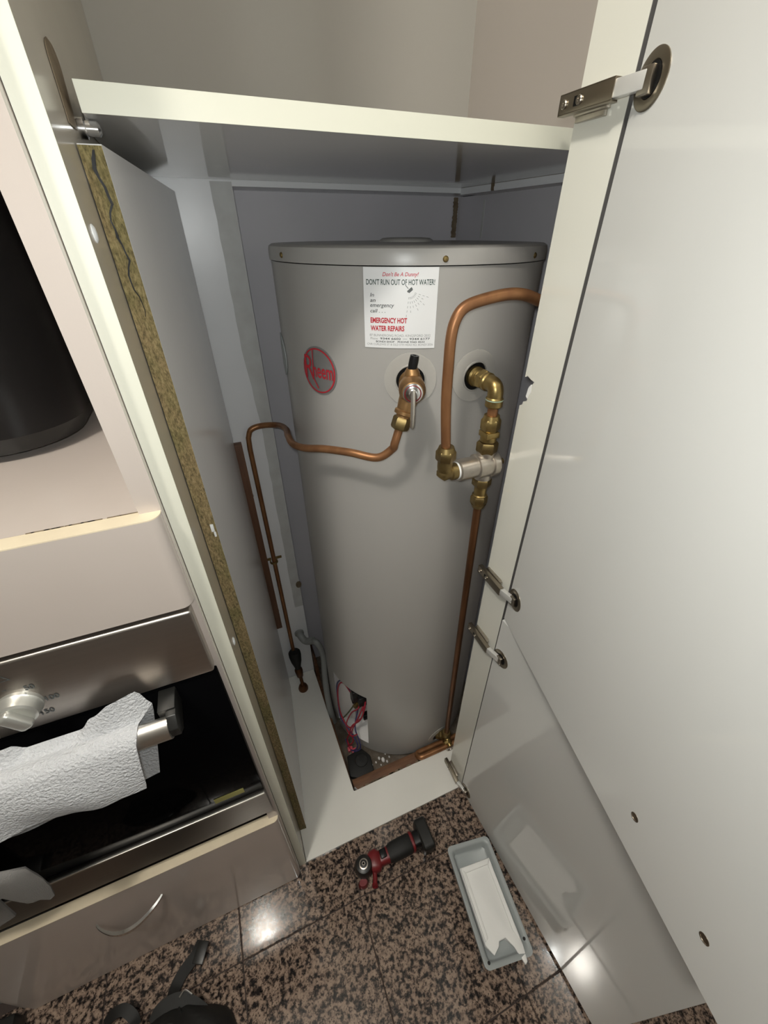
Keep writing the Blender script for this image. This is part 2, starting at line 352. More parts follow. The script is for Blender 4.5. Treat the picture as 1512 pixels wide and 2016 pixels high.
# right hand rail with the splintered notch
notch = [(F, 0), (RB, 0), (RB, 1.226), (0.487, 1.229), (0.486, 1.234), (0.479, 1.237), (0.477, 1.246), (0.473, 1.252), (0.4745, 1.262), (0.471, 1.268), (0.480, 1.270), (0.487, 1.273), (RB, 1.270), (RB, 2.3), (F, 2.3)]
rail = obj('side_rail', prism(B(), notch, lambda y, z: (XR, y, z), lambda y, z: (XR + 0.018, y, z)), 'melamine', cup, smooth=False)
obj('gap_shade', box(B(), XR + .0003, XR + 0.018, F - 0.0006, F - 0.0001, 0.001, 2.3), 'tank_dark', rail, smooth=False, label='dark strip painted as the shaded gap between rail and door')  # dark sheet over the rail front paints in the shade of the door gap
bm = B(); prism(bm, [(0.4795, 1.240), (0.484, 1.243), (0.482, 1.256), (0.478, 1.262), (0.475, 1.252)], lambda y, z: (XR + 0.001, y, z), lambda y, z: (XR + 0.006, y, z))
obj('splinter', bm, 'foam_white', rail, smooth=False, label='torn white splinter in the notch')
# shelf
sx = lambda y: 0.600 + 0.040 * (YW - y) / (YW - F) - 0.003
sh = obj('shelf', prismZ(B(), [(XL + 0.010, YS + 0.0012), (sx(YS), YS + 0.0012), (sx(YW), YW - 0.0012), (XL + 0.0012, YW - 0.0012), (XL + 0.001, YS + 0.09), (XL + 0.010, YS + 0.075)], ZS0, ZS1), 'shelf_board', cup, smooth=False)
obj('shelf_edging', box(B(), XL + 0.010, sx(YS), YS, YS + 0.0012, ZS0 - 0.0005, ZS1 + 0.0003), 'edge_band', sh, smooth=False, label='cream front edging of the shelf')
bm = B(); lathe(bm, (XL, 0.548, 1.5265), (1, 0, 0), [(0.0075, 0), (0.0075, 0.006), (0.0055, 0.007), (0.0055, 0.016), (0.003, 0.018)], 18)
obj('shelf_support', bm, 'chrome', cup, label='chrome shelf support pin')
# bottom board with the cut-out for the heater
bb = [(XL + 0.001, F), (0.655, F), (0.655, 0.540), (0.114, 0.5375), (0.112, 0.540), (0.100, YW - 0.002), (XL + 0.001, YW - 0.002)]
obj('bottom_board', prismZ(B(), bb, 0.0005, 0.008, 0.0008), 'base_white', cup, smooth=False)
bm = B()
for k in range(34):                       # chewed edge of the cut-out
    t = random.random(); x = 0.13 + 0.33 * t; s = random.uniform(.002, .005)
    box(bm, x - s * 1.6, x + s * 1.6, 0.5385 - s * .2, 0.5385 + s * .9, 0.004, 0.0085)
obj('frayed_edge', bm, 'stain_brown', cup, smooth=False, kind='stuff')
# doors (the inner faces show); U runs from the hinges to the free edge
def door(name, o, d, width, z0, z1, lab):
    d = Vector((d[0], d[1], 0)).normalized(); n = Vector((-d.y, d.x, 0))          # n points away from the opening
    if n.x < 0: n = -n
    o = Vector((o[0], o[1], 0))
    f0 = lambda u, z: tuple(o + d * u + Vector((0, 0, z))); f1 = lambda u, z: tuple(o + d * u + n * 0.018 + Vector((0, 0, z)))
    do = obj(name, prism(B(), [(0.0021, z0), (width, z0), (width, z1), (0.0021, z1)], f0, f1, 0.0008), 'door_melamine', cup, smooth=False, label=lab)
    return do, o, d, n
D_UP = door('upper_door', (0.4325, 0.4205), (-0.2182, -0.9759), 0.528, 0.8045, 2.28, 'large off-white upper cupboard door swung open')
D_LO = door('lower_door', (0.4285, 0.4205), (0.05, -1.0), 0.527, 0.012, 0.801, 'glossy off-white lower cupboard door swung open')
for u in (0.367, 0.471):
    do, o, d, n = D_UP; p = o + d * u + Vector((0, 0, 0.8665))
    obj('screw_hole', lathe(B(), p + n * 0.0003, -n, [(0.0055, 0), (0.0055, 0.0008), (0.004, 0.0010), (0.0038, 0.0004)], 18), 'hinge_bronze', do, label='small dark screw hole of a removed handle')
def hinge(zc, D):
    do, o, d, n = D
    h = obj('hinge', box(B(), XR - 0.0035, XR, 0.446, 0.489, zc - 0.0075, zc + 0.0075, 0.0006), 'hinge_steel', cup, smooth=False, label='nickel plated concealed door hinge')
    bm = B(); box(bm, XR - 0.0060, XR - 0.0005, 0.446, 0.486, zc - 0.0150, zc + 0.0080, 0.0006); box(bm, XR - 0.0095, XR - 0.0035, 0.440, 0.486, zc - 0.0105, zc + 0.0105, 0.0008)
    obj('mounting_plate', bm, 'hinge_steel', h)
    # arm: channel with a window and two screws
    bm = B(); x0, x1 = XR - 0.0190, XR - 0.0100
    box(bm, x0, x0 + 0.0016, 0.4265, 0.500, zc - 0.0085, zc + 0.0085, 0.0005); box(bm, x0, x1, 0.4265, 0.500, zc + 0.0072, zc + 0.0088, 0.0005); box(bm, x0, x1, 0.4265, 0.500, zc - 0.0088, zc - 0.0072, 0.0005)
    box(bm, x0, x1, 0.4985, 0.5005, zc - 0.0088, zc + 0.0088, 0.0005)
    obj('arm', bm, 'hinge_bronze', h)
    obj('arm_slot', box(B(), x0 - 0.0004, x0 + 0.0006, 0.468, 0.478, zc - 0.004, zc + 0.004), 'black', h)
    for y in (0.492, 0.470):
        bm = B(); lathe(bm, (x0 + 0.001, y, zc), (-1, 0, 0), [(0.0042, 0), (0.0042, 0.0022), (0.0034, 0.003), (0.0016, 0.003), (0.0012, 0.002)], 16); obj('screw', bm, 'hinge_steel', h)
    c = o + d * 0.0235 + Vector((0, 0, zc + 0.001))
    bm = B(); lathe(bm, c, -n, [(0.0215, 0), (0.0215, 0.0009), (0.0205, 0.0014), (0.0135, 0.0014), (0.0125, 0.0004)], 40); obj('cup', bm, 'hinge_bronze', h)
    bm = B(); lathe(bm, c - n * 0.0005, -n, [(0.0125, 0), (0.0125, 0.0008)], 24); obj('cup_well', bm, 'black', h)
    # bright link between arm and cup
    a = Vector((XR - 0.0145, 0.432, zc)); b = c - n * 0.0045; ax = (b - a).normalized(); sd = Vector((0, 0, 1)); nn = ax.cross(sd).normalized(); bm = B()
    L = (b - a).length; M = Matrix((( *(ax), ), )) if False else Matrix.Translation(a) @ Matrix(((ax.x, nn.x, sd.x, 0), (ax.y, nn.y, sd.y, 0), (ax.z, nn.z, sd.z, 0), (0, 0, 0, 1)))
    box(bm, 0, L, -0.0042, 0.0042, -0.0068, 0.0068, 0.0008, M); obj('link', bm, 'link_steel', h, label='polished steel link')
    bm = B(); p = b; box(bm, p.x - 0.004, p.x + 0.003, p.y - 0.007, p.y + 0.006, zc - 0.010, zc + 0.010, 0.001); obj('pivot', bm, 'hinge_steel', h)
for zc, D in ((1.564, D_UP), (0.879, D_UP), (0.699, D_LO), (0.038, D_LO)): hinge(zc, D)

# ================================================================== loose particleboard panel inside
lp = thing('loose_panel', 'grey faced particleboard panel standing loose against the cupboard side, raw yellow edge', 'panel', (-0.03, 0.75, 0.008))
A0 = Vector((-0.066, 0.503, 0)); A1 = Vector((-0.048, 0.5015, 0)); B1 = Vector((-0.001, 0.965, 0)); B0 = B1 + (A0 - A1)
bm = B(); zt = 1.511
prism(bm, [(0, 0), (1, 0), (1, 1), (0, 1)], lambda u, v: tuple(A1 + (B1 - A1) * u + Vector((0, 0, 0.0085 + (zt - 0.0085) * v))), lambda u, v: tuple(A0 + (B0 - A0) * u + Vector((0, 0, 0.0085 + (zt - 0.0085) * v))))
obj('facing', bm, 'board_grey', lp, smooth=False)
bm = B(); g = []; nn = (A0 - A1)
for k in range(150):
    z = 0.0085 + (zt - 0.0095) * k / 149; row = []
    for q in range(6):
        e = random.uniform(-.0007, .0007)
        row.append(A1 + nn * (q / 5) + Vector((0, -0.0016 + e, z)))
    g.append(row)
sheet(bm, g, 0); obj('raw_edge', bm, 'chipboard', lp, smooth=False, label='rough raw particleboard edge')
bm = B(); g = []
for k in range(22):
    z = zt - 0.004 - 0.125 * k / 21; c = 0.42 + 0.12 * math.sin(k * .9) + random.uniform(-.08, .08); hw = 0.075 * (1 - k / 22) * random.uniform(.4, 1.2) + .012
    g.append([A1 + nn * (c - hw) + Vector((0, -0.0030, z)), A1 + nn * (c + hw) + Vector((0, -0.0030, z))])
sheet(bm, g, 0.0004); obj('edge_split', bm, 'black', lp, smooth=False, label='dark split in the top of the raw edge')
bm = B()
for px, py, s in ((418, 1040, .006), (424, 1052, .004)):
    p = PY(px, py, 0.499); box(bm, p.x - s * .35, p.x + s * .35, 0.4985, 0.501, p.z - s, p.z + s, 0.0004)
obj('paint_chip', bm, 'white_plastic', lp)

# ================================================================== water heater
wh = thing('water_heater', 'tall grey cylindrical electric water heater in the alcove', 'water heater', (TC.x, TC.y, -0.05))
SEG = 144; HA0, HA1, HZ0, HZ1 = -77.5, -45.0, 0.012, 0.288
zr = [-0.03, -0.026, 0.012, 0.06, 0.12, 0.20, 0.288, 0.5, 0.8, 1.1, 1.35, 1.411]
bm = B(); rings = []
for z in zr:
    r = TR - (0.006 if z < -0.028 else 0); rings.append([bm.verts.new(tank(2.5 * i, r, z)) for i in range(SEG)])
for q in range(len(zr) - 1):
    for i in range(SEG):
        a = (2.5 * i + 1.25 + 180) % 360 - 180
        if HA0 < a < HA1 and HZ0 - 1e-6 <= zr[q] and zr[q + 1] <= HZ1 + 1e-6: continue
        bm.faces.new((rings[q][i], rings[q][(i + 1) % SEG], rings[q + 1][(i + 1) % SEG], rings[q + 1][i]))
obj('casing', bm, 'tank_grey', wh)
lathe(bm := B(), (TC.x, TC.y, -0.05), (0, 0, 1), [(TR - 0.035, 0), (TR - 0.035, 0.021)], 72); obj('foot_ring', bm, 'tank_dark', wh)
bm = B(); lathe(bm, (TC.x, TC.y, 0), (0, 0, 1), [(TR + 0.0004, 1.4125), (TR + 0.0026, 1.4125), (TR + 0.0026, 1.4265), (TR + 0.0010, 1.4325), (TR - 0.004, 1.4355), (TR - 0.03, 1.4362), (0.02, 1.4368)], 144, cap=False)
lid = obj('lid', bm, 'tank_grey', wh)
bm = B(); lathe(bm, (TC.x, TC.y, 0), (0, 0, 1), [(0.052, 1.436), (0.050, 1.4395), (0.044, 1.4425), (0.030, 1.4435), (0.001, 1.4436)], 48); obj('top_cap', bm, 'tank_grey', wh)
for a, z in ((-76, 1.4215), (-12.1, 1.4200), (28, 1.4205)):
    p = tank(a, TR + 0.002, z); d = p - Vector((TC.x, TC.y, z)); lathe(bm := B(), p, d, [(0.0042, 0), (0.0042, 0.0012), (0.0028, 0.0028), (0.0008, 0.0032)], 16); obj('lid_screw', bm, 'brass_dull', lid)
def cylpatch(bm, ac, zc, r0, r1, rad, n=48, th=0.0015, sx=1.0):
    """flat ring or disc (r0..r1, metres) wrapped on the tank"""
    f = lambda rr, t, e: tank(ac + math.degrees(rr * sx * math.cos(t) / TR), rad + e, zc + rr * math.sin(t))
    rs = [r0, r0 + (r1 - r0) * .5, r1]; T = []
    for e in (0, th): T.append([[bm.verts.new(f(r, 2 * PI * k / n, e if r < r1 or e == 0 else e * .6)) for k in range(n)] for r in rs])
    for s in range(2):
        for q in range(2):
            for k in range(n): bm.faces.new((T[s][q][k], T[s][q][(k + 1) % n], T[s][q + 1][(k + 1) % n], T[s][q + 1][k]))
    for q in (0, 2):
        for k in range(n): bm.faces.new((T[0][q][k], T[0][q][(k + 1) % n], T[1][q][(k + 1) % n], T[1][q][k]))
    return bm
for a, z, s in ((-22, 1.253, 1), (3.6, 1.252, 1)):
    obj('port', cylpatch(B(), a, z, 0.0004, 0.0245, TR + 0.0006, th=0.0004), 'black', wh, label='dark round pipe opening')
    fl = obj('port_flange', cylpatch(B(), a, z, 0.0235, 0.0425, TR + 0.0012, th=0.002), 'clear_plastic', wh, label='clear plastic collar around a pipe opening')
    obj('collar_lip', cylpatch(B(), a, z, 0.0228, 0.0252, TR + 0.0015, th=0.004), 'clear_plastic', fl)
obj('port_cover', cylpatch(B(), -97, 1.25, 0.0004, 0.040, TR + 0.0006, th=0.003), 'plastic_grey', wh, label='round grey port cover on the far side')
fl = obj('port_flange', cylpatch(B(), 11, 0.022, 0.020, 0.038, TR + 0.0006, th=0.0025), 'clear_plastic', wh, label='clear plastic collar around a pipe opening')
obj('port', cylpatch(B(), 11, 0.022, 0.0004, 0.020, TR + 0.0006, th=0.0004), 'black', wh, label='dark round pipe opening')
# maker's badge
bz = 1.253; ba = -60.0
bd = obj('badge', cylpatch(B(), ba, bz, 0.0004, 0.0405, TR + 0.0006, th=0.002, n=64), 'badge_silver', wh, label='round silver badge with red ring and lettering')
obj('badge_ring', cylpatch(B(), ba, bz, 0.0355, 0.0378, TR + 0.0024, th=0.0006, n=64), 'print_red', bd)
bf = lambda u, v: tank(ba + math.degrees(u / TR), TR + 0.0033, bz + v)
bm = B(); put_text(bm, 'heem', bf, -0.0120, 0.0335, -0.0115, 0.0145, 0.012)
put_text(bm, 'R', bf, -0.0325, -0.0095, -0.0160, 0.0240, -0.004)
def bstroke(p, q, wd):
    d = Vector((q[0] - p[0], q[1] - p[1])); d.normalize(); nx, ny = -d.y * wd, d.x * wd
    bm.faces.new([bm.verts.new(bf(*c)) for c in ((p[0] - nx, p[1] - ny), (q[0] - nx, q[1] - ny), (q[0] + nx, q[1] + ny), (p[0] + nx, p[1] + ny))])
bstroke((-0.0125, -0.010), (-0.0095, 0.0345), 0.0011); bstroke((-0.0150, -0.010), (-0.0015, -0.0300), 0.0013)
obj('badge_lettering', bm, 'print_red', bd, smooth=False)
# service sticker (the cartoon on it is left off)
SA0, SA1, SZ0, SZ1 = -38.6, -13.9, 1.302, 1.4105
sf = lambda e: (lambda u, v: tank(SA0 + (SA1 - SA0) * u, TR + e, SZ1 + (SZ0 - SZ1) * (1 - v)))
bm = B(); sheet(bm, [[sf(0.0008)(i / 20, j / 2) for j in range(3)] for i in range(21)], 0.0003)
stk = obj('sticker', bm, 'sticker_white', wh, label='white printed emergency repair sticker')
fn = sf(0.00125)
def line(bm, s, x0, x1, y0, y1, b=0.0, sh=0.0): put_text(bm, s, fn, x0, x1, 1 - y1, 1 - y0, b, sh)
bm = B(); line(bm, "Don't Be A Dunny!", .26, .735, .055, .118, .02, .25); obj('slogan_lettering', bm, 'print_red_light', stk, smooth=False)
bm = B(); line(bm, "DON'T RUN OUT OF HOT WATER!", .04, .955, .136, .204, .012); obj('headline_lettering', bm, 'print_green', stk, smooth=False)
bm = B(); line(bm, 'In', .09, .145, .300, .345, .01, .2); line(bm, 'an', .09, .165, .378, .410, .01, .2); line(bm, 'emergency', .09, .42, .437, .487, .01, .2); line(bm, 'call . . .', .09, .30, .495, .540, .01, .2)
obj('notice_lettering', bm, 'print_grey', stk, smooth=False)
bm = B(); line(bm, 'EMERGENCY HOT', .09, .60, .602, .672, .035); line(bm, 'WATER REPAIRS', .09, .565, .705, .775, .035); obj('company_lettering', bm, 'print_red', stk, smooth=False)
bm = B(); line(bm, '87 BUNNERONG ROAD, KINGSFORD 2032', .075, .935, .815, .851); line(bm, 'Phone', .085, .19, .862, .890); line(bm, 'CNR CURLEWIS ST & OLD STH HEAD RD, BONDI 2026', .035, .975, .938, .970)
obj('address_lettering', bm, 'print_pale', stk, smooth=False)
bm = B(); line(bm, '9344 6602', .225, .52, .860, .888, .02); line(bm, '9344 6177', .64, .93, .860, .888, .02); line(bm, '-', .545, .61, .872, .876); line(bm, 'BONDI SHOP', .165, .43, .902, .928, .02); line(bm, 'PHONE 9365 4533', .475, .855, .902, .928, .02)
obj('phone_lettering', bm, 'print_grey', stk, smooth=False)
bm = B()
def sline(a, b, wd):
    d = Vector((b[0] - a[0], b[1] - a[1])).normalized(); nx, ny = -d.y * wd, d.x * wd
    bm.faces.new([bm.verts.new(fn(c[0], 1 - c[1])) for c in ((a[0] - nx, a[1] - ny), (b[0] - nx, b[1] - ny), (b[0] + nx, b[1] + ny), (a[0] + nx, a[1] + ny))])
sline((.565, .205), (.605, .245), .004); sline((.595, .285), (.655, .235), .012); sline((.61, .29), (.66, .25), .012)
for k in range(8):
    a = math.radians(97 - k * 11.5)
    for q in range(3 + (k % 2) + (2 if k in (0,) else 0)):
        r0 = .07 + q * .055; r1 = r0 + .028
        sline((.625 + math.cos(a) * r0, .275 + math.sin(a) * r0), (.625 + math.cos(a) * r1, .275 + math.sin(a) * r1), .0018)
obj('shower_drawing', bm, 'print_grey', stk, smooth=False)
# element compartment behind the open access hole
bm = B(); n = 14
def arc(r, z): return [tank(HA0 - 2 + (HA1 - HA0 + 4) * k / n, r, z) for k in range(n + 1)]
sheet(bm, [arc(TR - 0.060, -0.005), arc(TR - 0.060, 0.30)], 0)
for z in (0.006, 0.294): sheet(bm, [arc(TR - 0.001, z), arc(TR - 0.062, z)], 0)
for a in (HA0 - 1.2, HA1 + 1.2): sheet(bm, [[tank(a, TR - 0.001, 0.005), tank(a, TR - 0.062, 0.005)], [tank(a, TR - 0.001, 0.295), tank(a, TR - 0.062, 0.295)]], 0)
comp = obj('element_compartment', bm, 'insulation', wh, label='white insulation lined access hole')
bm = B(); w_ = [tank(HA0 + 0.5 + 14 * k / 6, TR - 0.012 - 0.004 * k, 0.284 - 0.006 * k) for k in range(7)]; w2 = [tank(HA0 + 0.5 + (13 + 3 * math.sin(k)) * k / 6, TR - 0.014 - 0.004 * k, 0.03) for k in range(7)]
sheet(bm, [w_, w2], 0.004); obj('insulation_flap', bm, 'insulation', comp)
for a, z, s in ((-57, 0.235, .026), (-52, 0.215, .022), (-60, 0.200, .020), (-50, 0.12, .014)):
    p = tank(a, TR - 0.034, z); bm = B(); box(bm, p.x - s, p.x + s, p.y - s * .6, p.y + s * .6, p.z - s, p.z + s, 0.003)
    obj('thermostat', bm, 'black', comp)
p = tank(-59, TR - 0.036, 0.165); lathe(bm := B(), p, (-0.86, -0.5, 0), [(0.016, 0), (0.016, 0.012), (0.008, 0.013), (0.008, 0.022)], 20); obj('element_head', bm, 'brass_dull', comp)
def wire(m, pts, r=0.0026):
    bm = B(); tube(bm, crom([tank(*p) for p in pts], 7), r, 8); obj('wire', bm, m, comp)
wire('wire_red', [(-62, TR - .03, .18), (-68, TR - .012, .262), (-73, TR - .004, .235), (-74, TR + .002, .17), (-71, TR + .006, .09), (-62, TR + .010, .06), (-56, TR + .004, .10), (-51, TR - .02, .19)])
wire('wire_blue', [(-62, TR - .03, .19), (-69, TR - .012, .268), (-75, TR - .004, .235), (-75, TR + .001, .17), (-70, TR + .010, .07), (-60, TR + .012, .05), (-52, TR + .02, .005), (-56, TR + .03, -.035), (-64, TR + .02, -.02)])
wire('wire_red', [(-50, TR - .03, .22), (-49, TR - .012, .19), (-52, TR - .004, .13), (-58, TR + .008, .085), (-60, TR + .016, .03), (-62, TR + .02, -.015), (-57, TR + .03, -.036)])
wire('wire_red', [(-53, TR - .03, .205), (-50, TR - .008, .16), (-55, TR + .004, .11), (-58, TR + .012, .05), (-56, TR + .020, .01), (-60, TR + .028, -.03)], 0.0022)
wire('wire_red', [(-56, TR - .03, .21), (-54, TR - .01, .185), (-60, TR - .002, .14), (-64, TR + .01, .06), (-58, TR + .018, .035), (-53, TR + .012, .06)], 0.0022)
wire('wire_green', [(-60, TR - .03, .17), (-64, TR - .005, .12), (-70, TR + .004, .06), (-76, TR + .008, .02)], 0.0024)
wire('wire_blue', [(-58, TR - .03, .15), (-56, TR + .004, .08), (-51, TR + .015, .03), (-50, TR + .02, -.01), (-54, TR + .03, -.034)], 0.0024)
for a, r, z in ((-58, TR + .028, -.034), (-55, TR + .024, -.030)):
    p = tank(a, r, z); box(bm := B(), p.x - .009, p.x + .009, p.y - .007, p.y + .007, -0.0495, -0.036 + random.uniform(0, .006), 0.002); obj('terminal_block', bm, 'print_red_light', comp)

# ================================================================== relief valve and its drain
a = -22.0; er = tank(a, 1, 0) - Vector((TC.x, TC.y, 0)); ez = Vector((0, 0, 1)); et = Vector((math.cos(math.radians(a)), math.sin(math.radians(a)), 0))
O = tank(a, 0, 1.253)
rv = thing('relief_valve', 'bronze pressure relief valve with steel lever below the sticker', 'valve', tuple(O + er * 0.30 - ez * 0.06))
bm = B(); lathe(bm, O, er, [(0.012, TR - 0.004), (0.013, TR + 0.006), (0.019, TR + 0.010), (0.0195, TR + 0.016), (0.0165, TR + 0.020), (0.0165, TR + 0.034), (0.0205, TR + 0.040), (0.0205, TR + 0.056), (0.0165, TR + 0.062), (0.0165, TR + 0.066)], 28)
no = (O + er * (TR + 0.044)); dn = (PY(791, 828, 0.556) - no).normalized()
lathe(bm, no, dn, [(0.0155, 0), (0.0150, 0.020), (0.0135, 0.034), (0.0160, 0.036), (0.0160, 0.041), (0.0115, 0.043), (0.0115, 0.050)], 24)
lathe(bm, no - er * 0.008, ez, [(0.013, 0), (0.012, 0.022), (0.0085, 0.028)], 20)
obj('body', bm, 'bronze', rv)
bm = B(); lathe(bm, no - er * 0.008 + ez * 0.027, ez + et * 0.16, [(0.0072, 0), (0.0072, 0.014), (0.0066, 0.020), (0.0030, 0.020), (0.0030, 0.016)], 18); obj('plug', bm, 'black', rv, label='black plastic plug')
bm = B(); lathe(bm, O, er, [(0.0150, TR + 0.066), (0.0150, TR + 0.069), (0.0120, TR + 0.0705), (0.0065, TR + 0.0715), (0.0055, TR + 0.077)], 28)
cap_ = obj('cap', bm, 'chrome', rv, label='bright steel cap')
bm = B(); lathe(bm, O, er, [(0.0128, TR + 0.0688), (0.0128, TR + 0.0704), (0.0112, TR + 0.0708), (0.0112, TR + 0.0695)], 28); obj('red_ring', bm, 'tool_red', cap_)
lv0 = O + er * (TR + 0.077); bm = B()
tube(bm, [lv0 + ez * 0.006, lv0 + er * 0.004 - ez * 0.002, lv0 + er * 0.006 - ez * 0.020, lv0 + er * 0.004 - ez * 0.040, lv0 - er * 0.001 - ez * 0.048], 0.0056, 12, 0.62)
obj('lever', bm, 'steel_bright', rv, label='flat steel lever')
nut0 = no + dn * 0.056
hexnut(bm := B(), nut0, dn, 0.0150, 0.020); obj('nut', bm, 'brass_dull', rv)
dp = thing('drain_pipe', 'thin brown copper drain pipe running from the relief valve down the wall', 'pipe', (0.037, 0.985, 0.2))
pts = [nut0 + dn * 0.008, nut0 + dn * 0.035, PY(772, 884, 0.562), PY(742, 901, 0.574), PY(690, 891, 0.604), PY(640, 884, 0.646), PY(600, 882, 0.692), PY(577, 874, 0.735), PY(567, 858, 0.80), PY(563, 845, 0.89), PY(548, 837, 0.960), PY(515, 838, 0.988), PY(494, 846, 0.990), PY(489, 862, 0.990)]
path = crom(pts, 8); zb = 0.215
path += [Vector((0.0345, 0.990, path[-1].z - 0.03)), Vector((0.036, 0.990, 0.7)), Vector((0.037, 0.988, zb + .06)), Vector((0.037, 0.985, zb - 0.02))]
obj('tube', tube(B(), path, lambda t: 0.0069 if t < 0.9 else 0.0064, 14), 'copper', dp)
bm = B(); p = PY(540, 1108, 0.985); tube(bm, [(p.x + 0.0095 * math.cos(t), 0.9905 - 0.0095 * math.sin(t), p.z) for t in [i * PI / 8 for i in range(9)]], 0.003, 8); box(bm, p.x - 0.026, p.x - 0.006, 1.0055, 1.0085, p.z - .004, p.z + .004); box(bm, p.x + 0.007, p.x + 0.026, 1.0055, 1.0085, p.z - .004, p.z + .004); box(bm, p.x - .0115, p.x - .008, .990, 1.0085, p.z - .004, p.z + .004); box(bm, p.x + .008, p.x + .0115, .990, 1.0085, p.z - .004, p.z + .004)
obj('pipe_clip', bm, 'brass_dull', dp)
# tundish on the board
td = thing('tundish', 'dark tundish funnel with a small trap under the drain pipe', 'tundish', (0.047, 0.94, 0.008))
q0 = PY(579, 1283, 0.975); q1 = PY(587, 1316, 0.962); q2 = PY(591, 1330, 0.958); q3 = PY(596, 1348, 0.940)
d = (q1 - q0).normalized(); L = (q1 - q0).length
bm = B(); lathe(bm, q0, d, [(0.012, 0.006), (0.0190, 0.000), (0.0215, 0.004), (0.0220, 0.02), (0.0185, L * .55), (0.012, L * .85), (0.0095, L)], 28); obj('funnel', bm, 'rubber', td, label='black funnel')
bm = B(); d2 = (q2 - q1).normalized(); L2 = (q2 - q1).length; lathe(bm, q1 - d2 * .004, d2, [(0.0090, 0), (0.0140, 0.008), (0.0145, 0.018), (0.012, L2 + .004), (0.0075, L2 + .010)], 24); obj('trap', bm, 'copper_dark', td)
bm = B(); d3 = (q3 - q2); tube(bm, crom([q2, q2 + d3 * .5 + Vector((0, .004, 0)), Vector((q3.x, q3.y, 0.03))], 6), 0.0065, 14); lathe(bm, (q3.x, q3.y, 0.0085), (0, 0, 1), [(0.0180, 0), (0.0185, 0.006), (0.0155, 0.018), (0.010, 0.026)], 20); obj('floor_flange', bm, 'copper_dark', td)

# ================================================================== hot outlet elbow, mixing valve, pipes
a2 = 3.6; e2 = tank(a2, 1, 0) - Vector((TC.x, TC.y, 0)); O2 = tank(a2, 0, 1.252); GX, GY = 0.403, 0.521
ho = thing('hot_outlet_elbow', 'polished brass elbow fitting screwed into the hot water outlet', 'fitting', tuple(O2 + e2 * 0.27 - ez * 0.03))
tip = Vector((GX, GY, 1.252)); sd = (tip - (O2 + e2 * TR)); Ls = sd.length; sd.normalize(); S0 = O2 + e2 * (TR - 0.003)
bm = B(); lathe(bm, S0, sd, [(0.0165, 0), (0.0165, 0.010), (0.0135, 0.012), (0.0150, 0.015), (0.0135, 0.018), (0.0150, 0.021), (0.0135, 0.024)], 24); obj('thread', bm, 'brass', ho)
hexnut(bm := B(), S0 + sd * 0.030, sd, 0.0165, 0.014); obj('nut', bm, 'brass', ho)
bm = B(); tube(bm, fillet([S0 + sd * 0.036, tip, tip - ez * 0.028], 0.02, 8), 0.0125, 20); lathe(bm, S0 + sd * 0.036, sd, [(0.0145, 0), (0.0145, 0.006), (0.0125, 0.008)], 24); lathe(bm, tip - ez * 0.018, -ez, [(0.0125, 0), (0.0142, 0.002), (0.0142, 0.014), (0.0125, 0.016)], 24); obj('elbow', bm, 'brass', ho)
bm = B(); lathe(bm, tip - ez * 0.0205, -ez, [(0.0138, 0), (0.0145, 0.0008), (0.0145, 0.002), (0.0138, 0.003)], 24); obj('corroded_ring', bm, 'verdigris', ho, label='green corroded ring')
obj('copper_stub', tube(B(), [tip - ez * 0.030, tip - ez * 0.074], 0.0086, 18), 'copper', ho, label='short copper pipe')
mv = thing('mixing_valve', 'silver bodied tempering valve with brass compression fittings', 'valve', (GX, GY, 1.02))
VZ = 1.112; V = Vector((GX, GY, VZ)); ex = Vector((1, 0, 0))
hexnut(bm := B(), (GX, GY, 1.188), ez, 0.0165, 0.020); lathe(bm, (GX, GY, 1.194), ez, [(0.0150, 0), (0.0125, 0.010)], 24); obj('compression_nut', bm, 'brass', mv)
bm = B(); lathe(bm, (GX, GY, 1.180), -ez, [(0.0135, 0), (0.0115, 0.003), (0.0115, 0.012), (0.0140, 0.013), (0.0140, 0.021), (0.0115, 0.023), (0.0115, 0.03)], 24); box(bm, GX - .0125, GX + .0125, GY - .0125, GY + .0125, 1.166, 1.176, .001); obj('adaptor', bm, 'brass', mv)
hexnut(bm := B(), (GX, GY, 1.147), ez, 0.0185, 0.020); obj('union_nut', bm, 'brass_dull', mv)
bm = B(); lathe(bm, V + ez * 0.030, -ez, [(0.0155, 0), (0.0165, 0.006), (0.0135, 0.014), (0.0135, 0.046), (0.0155, 0.050), (0.0155, 0.056)], 26)
lathe(bm, V - ex * 0.056, ex, [(0.0165, 0), (0.0190, 0.002), (0.0190, 0.036), (0.0222, 0.037), (0.0226, 0.058), (0.0212, 0.064), (0.0236, 0.065), (0.0236, 0.076), (0.0210, 0.079), (0.0120, 0.082)], 30)
obj('valve_body', bm, 'nickel', mv, label='dull silver valve body')
bm = B(); lathe(bm, V + ex * 0.026, ex, [(0.0075, 0), (0.0075, 0.006), (0.0055, 0.007), (0.0055, 0.012)], 16); obj('adjuster', bm, 'brass_dull', mv)
EX = 0.322
bm = B(); lathe(bm, V - ex * 0.056, -ex, [(0.0155, 0), (0.0155, 0.003)], 24); obj('seal_tape', bm, 'white_plastic', mv, label='white thread tape')
bm = B(); tube(bm, fillet([V - ex * 0.057, Vector((EX, GY, VZ)), Vector((EX, GY, VZ + 0.030))], 0.016, 8), 0.0128, 20); lathe(bm, V - ex * 0.059, -ex, [(0.0150, 0), (0.0150, 0.010), (0.0128, 0.012)], 24); lathe(bm, (EX, GY, VZ), Vector((-.6, 0, -.8)), [(0.0128, -.004), (0.0128, 0.004), (0.009, 0.010)], 20); obj('brass_elbow', bm, 'brass_dull', mv)
